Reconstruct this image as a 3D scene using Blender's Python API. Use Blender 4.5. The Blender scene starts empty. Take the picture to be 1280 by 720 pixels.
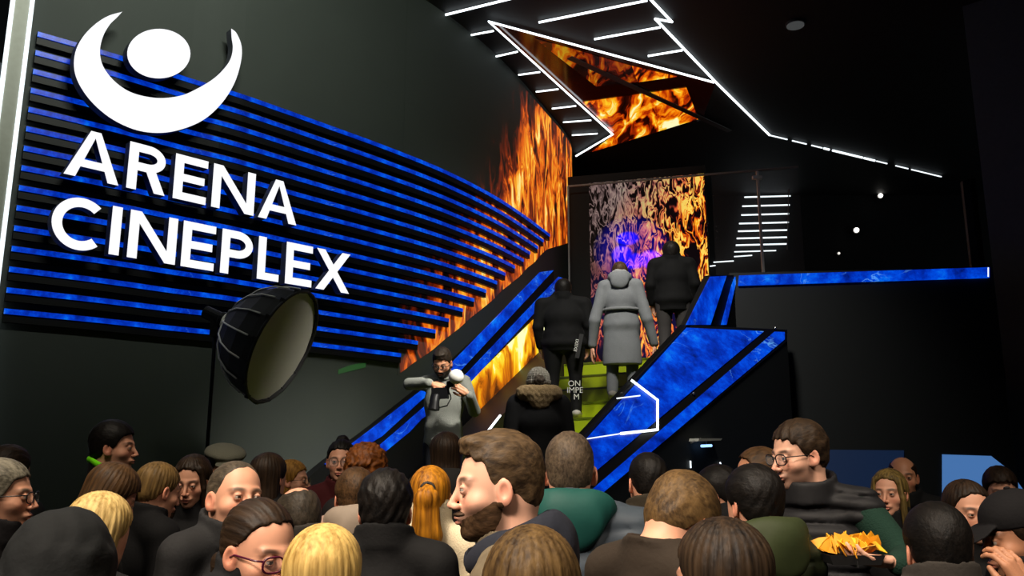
import bpy, math, random
import numpy as np
from mathutils import Vector, Matrix, Euler

# ------------------------------------------------------------------ camera frame
F = 1050.0
PITCH = math.atan(212 / F)
CZ = 1.7
C = bpy.context.scene.collection
R = math.radians
random.seed(7)


def ray(px, py):
    x, y = (px - 640) / F, (360 - py) / F
    c, s = math.cos(PITCH), math.sin(PITCH)
    return Vector((x, c - y * s, s + y * c))


CAM = Vector((0, 0, CZ))


def at_z(px, py, z):
    r = ray(px, py)
    return CAM + r * ((z - CZ) / r.z)


def at_y(px, py, Y):
    r = ray(px, py)
    return CAM + r * (Y / r.y)


def at_plane(px, py, p0, n):
    r = ray(px, py)
    return CAM + r * ((p0 - CAM).dot(n) / r.dot(n))


# ------------------------------------------------------------------ object helpers
def link(o, parent=None):
    C.objects.link(o)
    if parent is not None:
        o.parent = parent
    return o


def make_mesh(name, verts, faces, mat=None, parent=None, uvs=None, smooth=False):
    me = bpy.data.meshes.new(name)
    me.from_pydata([tuple(v) for v in verts], [], faces)
    me.update()
    if uvs is not None:
        lay = me.uv_layers.new(name='UVMap')
        for l in me.loops:
            lay.data[l.index].uv = uvs[l.vertex_index]
    if mat:
        me.materials.append(mat)
    if smooth:
        for p in me.polygons:
            p.use_smooth = True
    return link(bpy.data.objects.new(name, me), parent)


def tag(o, label=None, cat=None, group=None, kind=None):
    if label:
        o['label'] = label
    if cat:
        o['category'] = cat
    if group:
        o['group'] = group
    if kind or cat:
        o['kind'] = kind or 'thing'
    return o


def empty(name, loc=(0, 0, 0), rz=0.0):
    o = bpy.data.objects.new(name, None)
    o.location = loc
    o.rotation_euler = (0, 0, rz)
    o.empty_display_size = .1
    return link(o)


class MB:
    """collects shapes into one mesh"""

    def __init__(self):
        self.v, self.f = [], []

    def add(self, vs, fs):
        b = len(self.v)
        self.v += [Vector(v) for v in vs]
        self.f += [tuple(i + b for i in f) for f in fs]
        return self

    def box(self, c, d, M=None):
        c, d = Vector(c), Vector(d) / 2
        vs = [Vector((sx * d.x, sy * d.y, sz * d.z)) for sz in (-1, 1) for sy in (-1, 1) for sx in (-1, 1)]
        vs = [(M @ v if M else v) + c for v in vs]
        return self.add(vs, [(0, 2, 3, 1), (4, 5, 7, 6), (0, 1, 5, 4), (2, 6, 7, 3), (0, 4, 6, 2), (1, 3, 7, 5)])

    def bar(self, a, b, w, h, up=(0, 0, 1)):
        a, b = Vector(a), Vector(b)
        d = (b - a).normalized()
        up = Vector(up)
        s = d.cross(up)
        if s.length < 1e-4:
            s = d.cross(Vector((1, 0, 0)))
        s.normalize()
        u = s.cross(d).normalized()
        vs = []
        for p in (a, b):
            for q in ((-1, -1), (1, -1), (1, 1), (-1, 1)):
                vs.append(p + s * q[0] * w / 2 + u * q[1] * h / 2)
        return self.add(vs, [(3, 2, 1, 0), (4, 5, 6, 7), (0, 1, 5, 4), (1, 2, 6, 5), (2, 3, 7, 6), (3, 0, 4, 7)])

    def tube(self, pts, r, n=10, cap=True, closed=False):
        pts = [Vector(p) for p in pts]
        rs = r if isinstance(r, (list, tuple)) else [r] * len(pts)
        b0 = len(self.v)
        prev = None
        m = len(pts)
        for i, p in enumerate(pts):
            if closed:
                d = pts[(i + 1) % m] - pts[i - 1]
            else:
                d = pts[min(i + 1, m - 1)] - pts[max(i - 1, 0)]
            d.normalize()
            if prev is None:
                a = Vector((0, 0, 1)) if abs(d.z) < .9 else Vector((1, 0, 0))
                s = d.cross(a).normalized()
            else:
                s = (prev - d * prev.dot(d)).normalized()
            prev = s
            u = d.cross(s)
            for k in range(n):
                t = 2 * math.pi * k / n
                self.v.append(p + s * math.cos(t) * rs[i] + u * math.sin(t) * rs[i])
        for i in range(m if closed else m - 1):
            for k in range(n):
                a, b = b0 + i * n + k, b0 + i * n + (k + 1) % n
                c, d = b0 + ((i + 1) % m) * n + (k + 1) % n, b0 + ((i + 1) % m) * n + k
                self.f.append((a, b, c, d))
        if cap and not closed:
            self.f.append(tuple(b0 + k for k in range(n))[::-1])
            self.f.append(tuple(b0 + (m - 1) * n + k for k in range(n)))
        return self

    def prism(self, poly, thick):
        """poly: 3-D points (planar); thick: vector"""
        thick = Vector(thick)
        n = len(poly)
        vs = [Vector(p) for p in poly] + [Vector(p) + thick for p in poly]
        fs = [tuple(range(n))[::-1], tuple(range(n, 2 * n))]
        fs += [(i, (i + 1) % n, (i + 1) % n + n, i + n) for i in range(n)]
        return self.add(vs, fs)

    def sphere(self, c, r, nu=16, nv=10, sc=(1, 1, 1)):
        c = Vector(c)
        vs = [c + Vector((0, 0, r * sc[2]))]
        for i in range(1, nv):
            a = math.pi * i / nv
            for k in range(nu):
                t = 2 * math.pi * k / nu
                vs.append(c + Vector((r * sc[0] * math.sin(a) * math.cos(t), r * sc[1] * math.sin(a) * math.sin(t), r * sc[2] * math.cos(a))))
        vs.append(c - Vector((0, 0, r * sc[2])))
        fs = [(0, 1 + k, 1 + (k + 1) % nu) for k in range(nu)]
        for i in range(nv - 2):
            for k in range(nu):
                a, b = 1 + i * nu + k, 1 + i * nu + (k + 1) % nu
                fs.append((a, a + nu, b + nu, b))
        e = len(vs) - 1
        fs += [(e, 1 + (nv - 2) * nu + (k + 1) % nu, 1 + (nv - 2) * nu + k) for k in range(nu)]
        return self.add(vs, fs)

    def build(self, name, mat, parent=None, smooth=False, recalc=True):
        o = make_mesh(name, self.v, self.f, mat, parent, None, smooth)
        if recalc:
            import bmesh
            bm = bmesh.new()
            bm.from_mesh(o.data)
            bmesh.ops.recalc_face_normals(bm, faces=bm.faces)
            bm.to_mesh(o.data)
            bm.free()
        return o


# ------------------------------------------------------------------ materials
def new_mat(name):
    m = bpy.data.materials.new(name)
    m.use_nodes = True
    nt = m.node_tree
    return m, nt, nt.nodes['Principled BSDF'], nt.nodes, nt.links


def lin(c):
    return tuple((x / 255 / 12.92) if x / 255 <= .04045 else ((x / 255 + .055) / 1.055) ** 2.4 for x in c[:3]) + (1,)


def simple(name, col, rough=.6, metal=0, noise=.15, nscale=20, bump=0.0, emit=None, es=0, coat=0, spec=.5):
    m, nt, b, N, L = new_mat(name)
    col = lin(col)
    b.inputs['Roughness'].default_value = rough
    b.inputs['Metallic'].default_value = metal
    b.inputs['Specular IOR Level'].default_value = spec
    b.inputs['Coat Weight'].default_value = coat
    tc = N.new('ShaderNodeTexCoord')
    no = N.new('ShaderNodeTexNoise')
    no.inputs['Scale'].default_value = nscale
    no.inputs['Detail'].default_value = 4
    L.new(tc.outputs['Object'], no.inputs['Vector'])
    mr = N.new('ShaderNodeMapRange')
    mr.inputs[3].default_value = 1 - noise
    mr.inputs[4].default_value = 1 + noise
    L.new(no.outputs['Fac'], mr.inputs[0])
    vm = N.new('ShaderNodeVectorMath')
    vm.operation = 'SCALE'
    vm.inputs[0].default_value = col[:3]
    L.new(mr.outputs[0], vm.inputs['Scale'])
    L.new(vm.outputs[0], b.inputs['Base Color'])
    if bump:
        bp = N.new('ShaderNodeBump')
        bp.inputs['Strength'].default_value = bump
        bp.inputs['Distance'].default_value = .004
        L.new(no.outputs['Fac'], bp.inputs['Height'])
        L.new(bp.outputs[0], b.inputs['Normal'])
    if emit:
        b.inputs['Emission Color'].default_value = lin(emit)
        b.inputs['Emission Strength'].default_value = es
    return m


def math_node(N, L, op, a, b=None, clamp=False):
    n = N.new('ShaderNodeMath')
    n.operation = op
    n.use_clamp = clamp
    for i, x in enumerate((a, b)):
        if x is None:
            continue
        if isinstance(x, (int, float)):
            n.inputs[i].default_value = x
        else:
            L.new(x, n.inputs[i])
    return n.outputs[0]


def ramp(N, L, src, stops):
    r = N.new('ShaderNodeValToRGB')
    cr = r.color_ramp
    while len(cr.elements) < len(stops):
        cr.elements.new(.5)
    for e, (p, c) in zip(cr.elements, stops):
        e.position = p
        e.color = lin(c)
    L.new(src, r.inputs[0])
    return r.outputs[0]


FIRE = [(0, (0, 0, 0)), (.35, (46, 6, 0)), (.52, (180, 46, 2)), (.68, (245, 120, 5)), (.85, (255, 205, 40)), (1, (255, 250, 190))]


def flame_mat(name, scale=1.0, es=1.0, stops=FIRE, kind='lick', seed=0.0, fade=None, bright=1.0, lean=0.0, stretch=.35):
    """lit screen showing flames; UV in metres (u along, v up)"""
    m, nt, b, N, L = new_mat(name)
    tc = N.new('ShaderNodeTexCoord')
    mp = N.new('ShaderNodeMapping')
    mp.inputs['Location'].default_value = (seed, seed * .7, seed)
    mp.inputs['Rotation'].default_value = (0, 0, lean)
    mp.inputs['Scale'].default_value = (1.0 * scale, stretch * scale, 1)
    L.new(tc.outputs['UV'], mp.inputs[0])
    n1 = N.new('ShaderNodeTexNoise')
    n1.inputs['Scale'].default_value = 1.6
    n1.inputs['Detail'].default_value = 3
    L.new(mp.outputs[0], n1.inputs['Vector'])
    vm = N.new('ShaderNodeVectorMath')
    vm.operation = 'MULTIPLY_ADD'
    vm.inputs[1].default_value = (1.1, 1.1, 0)
    L.new(n1.outputs['Color'], vm.inputs[0])
    L.new(mp.outputs[0], vm.inputs[2])
    if kind == 'lick':
        n2 = N.new('ShaderNodeTexNoise')
        n2.inputs['Scale'].default_value = 3.2
        n2.inputs['Detail'].default_value = 5
        n2.inputs['Roughness'].default_value = .55
        n2.inputs['Distortion'].default_value = .6
        L.new(vm.outputs[0], n2.inputs['Vector'])
        v = math_node(N, L, 'MULTIPLY_ADD', n2.outputs['Fac'], 2.6)
        v.node.inputs[2].default_value = -.95 + (bright - 1)
    else:  # thin filaments
        n2 = N.new('ShaderNodeTexNoise')
        n2.inputs['Scale'].default_value = 2.6
        n2.inputs['Detail'].default_value = 2.5
        n2.inputs['Distortion'].default_value = 1.2
        L.new(vm.outputs[0], n2.inputs['Vector'])
        a = math_node(N, L, 'SUBTRACT', n2.outputs['Fac'], .5)
        a = math_node(N, L, 'ABSOLUTE', a)
        a = math_node(N, L, 'MULTIPLY', a, 9.5)
        a = math_node(N, L, 'SUBTRACT', 1.0, a, True)
        n3 = N.new('ShaderNodeTexNoise')
        n3.inputs['Scale'].default_value = 1.3
        n3.inputs['Detail'].default_value = 2
        L.new(mp.outputs[0], n3.inputs['Vector'])
        k = math_node(N, L, 'MULTIPLY', n3.outputs['Fac'], 1.75 * bright)
        v = math_node(N, L, 'MULTIPLY', a, k)
    if fade is not None:
        v = math_node(N, L, 'MULTIPLY', math_node(N, L, 'MAXIMUM', v, 0.0), fade(N, L, tc.outputs['UV']))
    col = ramp(N, L, v, stops)
    b.inputs['Base Color'].default_value = (.008, .008, .008, 1)
    b.inputs['Roughness'].default_value = .25
    L.new(col, b.inputs['Emission Color'])
    b.inputs['Emission Strength'].default_value = es
    return m, nt, N, L, v, col, tc


def blue_mat(name='blue_led', es=1.0, scale=1.0):
    """blue lit panel with cloudy mottling and pale scratches"""
    m, nt, b, N, L = new_mat(name)
    tc = N.new('ShaderNodeTexCoord')
    n = N.new('ShaderNodeTexNoise')
    n.inputs['Scale'].default_value = 4 * scale
    n.inputs['Detail'].default_value = 7
    n.inputs['Roughness'].default_value = .7
    L.new(tc.outputs['Object'], n.inputs['Vector'])
    base = ramp(N, L, n.outputs['Fac'], [(.3, (0, 14, 92)), (.46, (0, 44, 172)), (.58, (0, 72, 214)), (.74, (10, 126, 236))])
    n2 = N.new('ShaderNodeTexNoise')
    n2.inputs['Scale'].default_value = 1.7 * scale
    n2.inputs['Detail'].default_value = 5
    n2.inputs['Distortion'].default_value = .8
    mp = N.new('ShaderNodeMapping')
    mp.inputs['Location'].default_value = (3.1, 7.7, 1.3)
    L.new(tc.outputs['Object'], mp.inputs[0])
    L.new(mp.outputs[0], n2.inputs['Vector'])
    a = math_node(N, L, 'SUBTRACT', n2.outputs['Fac'], .5)
    a = math_node(N, L, 'ABSOLUTE', a)
    a = math_node(N, L, 'MULTIPLY', a, 130.0)
    a = math_node(N, L, 'SUBTRACT', 1.0, a, True)
    n3 = N.new('ShaderNodeTexNoise')
    n3.inputs['Scale'].default_value = 2.3 * scale
    L.new(tc.outputs['Object'], n3.inputs['Vector'])
    g = math_node(N, L, 'MULTIPLY_ADD', n3.outputs['Fac'], 6.0)
    g.node.inputs[2].default_value = -3.1
    g.node.use_clamp = True
    a = math_node(N, L, 'MULTIPLY', a, g)
    a = math_node(N, L, 'MULTIPLY', a, .6)
    mx = N.new('ShaderNodeMix')
    mx.data_type = 'RGBA'
    L.new(a, mx.inputs[0])
    L.new(base, mx.inputs[6])
    mx.inputs[7].default_value = lin((110, 190, 255))
    L.new(mx.outputs[2], b.inputs['Emission Color'])
    b.inputs['Emission Strength'].default_value = es
    b.inputs['Base Color'].default_value = (.002, .006, .03, 1)
    b.inputs['Specular IOR Level'].default_value = .15
    b.inputs['Roughness'].default_value = .3
    return m


def led(name, col=(255, 255, 255), es=4.0):
    m, nt, b, N, L = new_mat(name)
    b.inputs['Base Color'].default_value = (.02, .02, .02, 1)
    b.inputs['Roughness'].default_value = .6
    b.inputs['Emission Color'].default_value = lin(col)
    b.inputs['Emission Strength'].default_value = es
    return m


M = {}
M['wall'] = simple('wall_paint', (43, 49, 45), .75, noise=.12, nscale=3, bump=.05)
M['wall_dark'] = simple('wall_dark_paint', (15, 20, 22), .7, noise=.1, nscale=4)
M['ceil'] = simple('ceiling_black', (14, 16, 17), .7, noise=.2, nscale=2)
M['floor'] = simple('floor_tile', (40, 38, 37), .35, noise=.2, nscale=5)
M['black'] = simple('black_satin', (8, 8, 10), .5, noise=.1, spec=.2)
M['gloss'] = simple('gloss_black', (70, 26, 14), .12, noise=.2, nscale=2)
M['metal'] = simple('brushed_steel', (150, 150, 150), .35, 1, noise=.1)
M['pillar'] = simple('pillar_grey', (140, 142, 130), .5)
M['blue'] = blue_mat('blue_led_panel', 1.1)
M['blue_slat'] = blue_mat('blue_led_strip', 1.05, 1.6)
M['sign'] = led('sign_face', (250, 250, 255), 1.05)
M['sign_side'] = simple('sign_return', (60, 62, 70), .5)
M['tube'] = led('light_tube_white', (240, 250, 255), 2.6)
M['tube_dim'] = led('light_tube_soft', (225, 235, 240), 1.6)
M['green'] = simple('green_step', (160, 178, 12), .5, noise=.12, nscale=6)
M['cloth_black'] = simple('black_fabric', (12, 12, 13), .7, noise=.2, nscale=60)
M['diffuser'] = simple('white_diffuser', (178, 175, 164), .8, noise=.03, nscale=8)
M['rod'] = simple('pale_rod', (215, 212, 205), .4)

# ------------------------------------------------------------------ plan of the curved sign wall (constant-height traces)
Z_TOP, Z_STEP, N_SLAT = 4.95, .1575, 15
trace = [(45, 47), (150, 77), (240, 106), (300, 124), (411, 163), (480, 188), (549, 215.5), (607, 244.4), (645, 268), (683, 295.5)]
PLAN = [at_z(x, y, Z_TOP).to_2d() for x, y in trace]
d0 = (PLAN[1] - PLAN[0]).normalized()
PLAN = [PLAN[0] - d0 * .1] + PLAN + [Vector((.86, 13.1)), Vector((1.02, 13.7)), Vector((1.02, 14.3)), Vector((.9, 16.5))]


def smooth_plan(P_, step=.12):
    out = []
    n = len(P_)
    for i in range(n - 1):
        p0, p1, p2, p3 = P_[max(i - 1, 0)], P_[i], P_[i + 1], P_[min(i + 2, n - 1)]
        k = max(1, int((p2 - p1).length / step))
        for j in range(k):
            t = j / k
            out.append(.5 * ((2 * p1) + (p2 - p0) * t + (2 * p0 - 5 * p1 + 4 * p2 - p3) * t * t + (3 * p1 - p0 - 3 * p2 + p3) * t ** 3))
    out.append(P_[-1])
    return out


CURVE = smooth_plan(PLAN)
SLEN = [0.0]
for a, b in zip(CURVE, CURVE[1:]):
    SLEN.append(SLEN[-1] + (b - a).length)


def on_curve(s, off=0.0):
    s = max(0.0, min(s, SLEN[-1] - 1e-4))
    i = int(np.searchsorted(SLEN, s, side='right')) - 1
    i = min(i, len(CURVE) - 2)
    t = (s - SLEN[i]) / (SLEN[i + 1] - SLEN[i])
    p = CURVE[i].lerp(CURVE[i + 1], t)
    d = (CURVE[i + 1] - CURVE[i]).normalized()
    return p + Vector((d.y, -d.x)) * off      # off>0: towards the room


def wall_hit(px, py):
    """(s, z) where the ray meets the curved wall"""
    r = ray(px, py)
    for i in range(len(CURVE) - 1):
        a, b = CURVE[i], CURVE[i + 1]
        e = b - a
        det = r.x * -e.y + r.y * e.x
        if abs(det) < 1e-9:
            continue
        t = (a.x * -e.y + a.y * e.x) / det
        u = (r.x * a.y - r.y * a.x) / det
        if t > 0 and -1e-6 <= u <= 1 + 1e-6:
            return SLEN[i] + u * e.length, CZ + r.z * t
    return None


def curved_slab(name, s0, s1, z0f, z1f, off0, off1, mat, parent=None, step=.1, uv=True):
    """slab along the wall curve between heights z0f(s), z1f(s), from offset off0 to off1"""
    n = max(2, int((s1 - s0) / step))
    vs, fs, uvs = [], [], []
    for i in range(n + 1):
        s = s0 + (s1 - s0) * i / n
        for o_, zf in ((off1, z0f), (off1, z1f), (off0, z1f), (off0, z0f)):
            p = on_curve(s, o_)
            z = zf(s) if callable(zf) else zf
            vs.append((p.x, p.y, z))
            uvs.append((s, z))
    for i in range(n):
        b = i * 4
        for k in range(4):
            fs.append((b + k, b + 4 + k, b + 4 + (k + 1) % 4, b + (k + 1) % 4))
    fs.append((0, 1, 2, 3))
    e = n * 4
    fs.append((e + 3, e + 2, e + 1, e))
    return make_mesh(name, vs, fs, mat, parent, uvs)


H = 7.0
# ------------------------------------------------------------------ room shell
tag(make_mesh('floor', [(-7, -6, 0), (12, -6, 0), (12, 17, 0), (-7, 17, 0)], [(0, 1, 2, 3)], M['floor']), kind='structure')
tag(MB().box((2.5, 5.5, H + .1), (19, 23.5, .2)).build('ceiling', M['ceil']), kind='structure')
tag(curved_slab('wall_left', 0, SLEN[-1], 0, H, -.12, 0, M['wall'], step=.12), kind='structure')
p0 = CURVE[0]
tag(MB().prism([(p0.x - .15, p0.y - .1, 0), (-4.6, 3, 0), (-4.6, -6, 0), (-4.8, -6, 0), (-4.8, 3.1, 0), (p0.x - .35, p0.y + .1, 0)], (0, 0, H)).build('wall_near_side', M['wall_dark']), kind='structure')
tag(MB().box((5.5, 16.7, H / 2), (13, .2, H)).build('wall_back', M['ceil']), kind='structure')
tag(MB().box((2.5, -6.1, H / 2), (19, .2, H)).build('wall_rear', M['wall_dark']), kind='structure')
# right-hand pier, slightly lighter
q = ray(1216, 120)
k = q.x / q.y
tag(MB().prism([(k * 9.2, 9.2, 0), (k * 9.2 + .9, 9.9, 0), (7.4, 9.9, 0), (7.4, -6, 0), (7.2, -6, 0), (7.2, 7.6, 0)], (0, 0, H)).build('wall_right', simple('pier_paint', (84, 88, 94), .7)), kind='structure')

# edge profile of the sign wall: grey fin between two upright light tubes
fin = empty('lit_edge_column', (p0.x, p0.y, 0))
tag(fin, 'tall grey upright fin edged by white light lines at the end of the signage', 'light column')
dd = Vector((d0.x, d0.y, 0))
nn = Vector((d0.y, -d0.x, 0))
a = dd * .02 + nn * .08
b = -dd * .085 + nn * .08
MB().prism([v + Vector((0, 0, 0)) for v in (a, b, b - nn * .07, a - nn * .07)], (0, 0, H)).build('column_body', M['pillar'], fin)
for v in (a + dd * .012, b - dd * .012):
    MB().bar(v, v + Vector((0, 0, H)), .02, .03, (dd)).build('light_tube', M['tube_dim'], fin)

# ------------------------------------------------------------------ slats
tips = [(683, 295.5), (675, 303.5), (668, 313), (658, 321), (650, 329), (639, 337), (627, 347), (616.5, 356), (603, 367), (588, 378), (574, 388.6), (556.5, 401), (540, 414), (518, 427.6), (497, 443)]
ORD = 'first second third fourth fifth sixth seventh eighth ninth tenth eleventh twelfth thirteenth fourteenth fifteenth sixteenth seventeenth'.split()
TIPS = []
for i, t in enumerate(tips):
    s1, zz = wall_hit(*t)
    z = Z_TOP - Z_STEP * i
    TIPS.append((s1, z))
    sl = empty('blue_lit_wall_batten', (on_curve(.1).x, on_curve(.1).y, z))
    Minv = Matrix.Translation(-Vector(sl.location))
    where = 'topmost' if i == 0 else ('lowest' if i == 14 else ORD[i] + ' from the top')
    tag(sl, f'long black slat with glowing blue edge on the curved sign wall, {where}', 'wall slat', 'blue-lit slats on the sign wall')
    body = curved_slab('slat_body', .1, s1, z - .072, z + .03, .006, .05, M['black'])
    face = curved_slab('blue_light_strip', .1, s1 - .01, z - .012, z + .027, .0505, .062, M['blue_slat'])
    for o in (body, face):
        o.data.transform(Minv)
        o.parent = sl

# ------------------------------------------------------------------ flame mural on the curved wall (above the diagonal of the slat ends)
ts = [t[0] for t in TIPS][::-1]
tz = [t[1] for t in TIPS][::-1]


def mural_low(s):
    return float(np.interp(s, ts + [SLEN[-1]], [z - .2 for z in tz] + [6.2]))


def mural_fade(N, L, uv):
    sp = N.new('ShaderNodeSeparateXYZ')
    L.new(uv, sp.inputs[0])
    a = N.new('ShaderNodeMapRange')
    # distance beyond a line leaning with height
    k = math_node(N, L, 'MULTIPLY_ADD', sp.outputs[1], -.75)
    L.new(sp.outputs[0], k.node.inputs[2])
    L.new(k, a.inputs[0])
    a.inputs[1].default_value = S_F0
    a.inputs[2].default_value = S_F1
    return a.outputs[0]


s_low, _ = wall_hit(545, 400)
s_hi, _ = wall_hit(640, 120)
S_F0, S_F1 = .95, 2.35
fm, nt_, N_, *_ = flame_mat('mural_flames', 1.7, 1.0, [(0, (0, 0, 0)), (.2, (14, 3, 1)), (.42, (110, 30, 4)), (.6, (225, 95, 10)), (.85, (255, 180, 45)), (1, (255, 230, 140))], fade=mural_fade, seed=2.3, bright=1.2, lean=.12)
nt_.nodes['Principled BSDF'].inputs['Base Color'].default_value = lin((43, 49, 45))
nt_.nodes['Principled BSDF'].inputs['Roughness'].default_value = .75
s_end, _ = wall_hit(683, 297)
mural = curved_slab('flame_mural', ts[0], s_end + 1.9, mural_low, 6.93, .001, .004, fm, step=.08)
tag(mural, 'tall flame picture glowing on the bend of the sign wall above the stairs', 'wall mural')


# ------------------------------------------------------------------ illuminated sign
def sign_pt(px, py, off=.2):
    return at_plane(px, py, SP0 + SN * off, SN)


SP0 = Vector((on_curve(.2).x, on_curve(.2).y, 0))
s_a, s_b = wall_hit(80, 200)[0], wall_hit(430, 330)[0]
pa, pb = on_curve(s_a), on_curve(s_b)
SD = Vector((pb.x - pa.x, pb.y - pa.y, 0)).normalized()
SN = Vector((SD.y, -SD.x, 0))
SP0 = Vector((pa.x, pa.y, 0)) + SN * .06
UPV = Vector((0, 0, 1))


def sgn(px, py):
    """picture point -> (s, z) on the sign plane"""
    p = sign_pt(px, py)
    return (p - SP0).dot(SD), p.z


def spt(s, z, off=.2):
    return SP0 + SD * s + UPV * z + SN * off


sign = empty('cinema_sign', SP0 + Vector((0, 0, 3.2)))
tag(sign, 'large glowing white crescent-and-ball emblem above the words ARENA CINEPLEX', 'sign')
S_INV = Matrix.Translation(-Vector(sign.location))


def channel(name, polys, off0=.12, off1=.2):
    """one raised letter: polys = outlines (s, z) that together form the letter"""
    face = MB()
    for poly in polys:
        face.prism([spt(s, z, off1) for s, z in poly], SN * .006)
    o = face.build(name, M['sign'])
    return o


def stroke(a, b, w, ca=0, cb=0):
    """bar between two (s,z) points, width w"""
    a, b = Vector(a), Vector(b)
    d = (b - a).normalized()
    n = Vector((-d.y, d.x)) * w / 2
    return [tuple(a - n), tuple(b - n), tuple(b + n), tuple(a + n)]


def arc_band(c, rx, ry, w, t0, t1, n=26):
    out, inn = [], []
    for i in range(n + 1):
        t = R(t0 + (t1 - t0) * i / n)
        out.append((c[0] + rx * math.cos(t), c[1] + ry * math.sin(t)))
        inn.append((c[0] + (rx - w) * math.cos(t), c[1] + (ry - w) * math.sin(t)))
    return out, inn


import bmesh


def letter_mesh(name, shapes, parent):
    """shapes: list of (outer, inner or None) bands or plain polygons in letter space -> one extruded mesh (front lit, sides grey)"""
    bm = bmesh.new()

    def add_quad(pts, lift=0.0):
        k = 1e-4
        lo = [bm.verts.new(spt(s, z, .11)) for s, z in pts]
        hi = [bm.verts.new(spt(s, z, .2)) for s, z in pts]
        f = bm.faces.new(hi)
        f.material_index = 0
        f2 = bm.faces.new(lo[::-1])
        f2.material_index = 1
        n = len(pts)
        for i in range(n):
            g = bm.faces.new((lo[i], lo[(i + 1) % n], hi[(i + 1) % n], hi[i]))
            g.material_index = 1
    for sh in shapes:
        if isinstance(sh, tuple):
            out, inn = sh
            n = len(out) - 1
            vs = {}
            for off in (.11, .2):
                for key, arr in (('o', out), ('i', inn)):
                    for i, (s, z) in enumerate(arr):
                        vs[key, i, off] = bm.verts.new(spt(s, z, off))
            for i in range(n):
                for off, mi in ((.2, 0), (.11, 1)):
                    f = bm.faces.new((vs['o', i, off], vs['o', i + 1, off], vs['i', i + 1, off], vs['i', i, off]))
                    f.material_index = mi
                for key in 'oi':
                    f = bm.faces.new((vs[key, i, .11], vs[key, i + 1, .11], vs[key, i + 1, .2], vs[key, i, .2]))
                    f.material_index = 1
            for i in (0, n):
                f = bm.faces.new((vs['o', i, .11], vs['i', i, .11], vs['i', i, .2], vs['o', i, .2]))
                f.material_index = 1
        else:
            add_quad(sh)
    bmesh.ops.recalc_face_normals(bm, faces=bm.faces)
    me = bpy.data.meshes.new(name)
    bm.to_mesh(me)
    bm.free()
    me.materials.append(M['sign'])
    me.materials.append(M['sign_side'])
    me.transform(S_INV)
    return link(bpy.data.objects.new(name, me), parent)


def glyph(ch, s0, s1, z0, z1, w):
    """strokes of a capital letter in the box (s0..s1, z0..z1), stroke width w"""
    W_, H_ = s1 - s0, z1 - z0
    P_ = lambda x, y: (s0 + x * W_, z0 + y * H_)
    vbar = lambda x: [(x - w / 2, z0), (x + w / 2, z0), (x + w / 2, z1), (x - w / 2, z1)]
    hbar = lambda xa, xb, z: [(xa, z - w * .43), (xb, z - w * .43), (xb, z + w * .43), (xa, z + w * .43)]
    L_, R_ = s0 + w / 2, s1 - w / 2
    if ch == 'A':
        c = (s0 + s1) / 2
        t = z0 + .30 * H_
        f = (t - z0) / H_
        return [[(s0, z0), (s0 + w * 1.08, z0), (c + w * .12, z1 - w * .35), (c + w * .5, z1), (c - w * .5, z1)],
                [(s1 - w * 1.08, z0), (s1, z0), (c + w * .5, z1), (c - w * .12, z1 - w * .35)],
                [(s0 + (c - s0) * f, t - w * .4), (s1 - (s1 - c) * f, t - w * .4), (s1 - (s1 - c) * f - .02, t + w * .4), (s0 + (c - s0) * f + .02, t + w * .4)]]
    if ch in 'RP':
        zb = z0 + H_ * (.42 if ch == 'R' else .38)
        ry = (z1 - zb) / 2
        zc = zb + ry
        xr = s0 + W_ * .5
        out, inn = arc_band((xr, zc), s1 - xr - (W_ * .04 if ch == 'R' else 0), ry, w * .9, -90, 90)
        sh = [vbar(L_), (out, inn), [(L_, z1 - w * .9), (xr, z1 - w * .9), (xr, z1), (L_, z1)], [(L_, zb), (xr, zb), (xr, zb + w * .9), (L_, zb + w * .9)]]
        if ch == 'R':
            sh.append([(s0 + W_ * .42, zb + w * .5), (s1 - w * 1.15, z0), (s1, z0), (s0 + W_ * .42 + w * 1.1, zb + w * .5)])
        return sh
    if ch == 'E':
        return [vbar(L_), hbar(L_, s1, z1 - w * .43), hbar(L_, s1 - W_ * .08, (z0 + z1) / 2), hbar(L_, s1, z0 + w * .43)]
    if ch == 'L':
        return [vbar(L_), hbar(L_, s1, z0 + w * .43)]
    if ch == 'I':
        return [vbar((s0 + s1) / 2)]
    if ch == 'N':
        return [vbar(L_), vbar(R_), [(s0, z1), (s0 + w * 1.15, z1), (s1, z0), (s1 - w * 1.15, z0)]]
    if ch == 'X':
        return [[(s0, z0), (s0 + w * 1.2, z0), (s1, z1), (s1 - w * 1.2, z1)], [(s1 - w * 1.2, z0), (s1, z0), (s0 + w * 1.2, z1), (s0, z1)]]
    if ch == 'C':
        rx = W_ * .56
        return [arc_band((s0 + rx, (z0 + z1) / 2), rx, H_ / 2 + .01, w * .95, 48, 312, 40)]


# letter boxes: picture x of each letter's left and right edge along its middle
zA1 = sgn(105, 178)[1]
zA0 = sgn(80, 232)[1]
rowA = [('A', 78, 147), ('R', 159, 207), ('E', 217, 258), ('N', 265, 318), ('A', 322, 370)]
rowC = [('C', 63, 127), ('I', 134, 153), ('N', 160, 220), ('E', 227, 268), ('P', 276, 315), ('L', 322, 349), ('E', 357, 390), ('X', 395, 437)]
names = {'A': 'letter', 'R': 'letter'}


def mid_y(px, row):
    return (205 + (px - 92) * .205) if row == 'A' else (292 + (px - 90) * .155)


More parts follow.
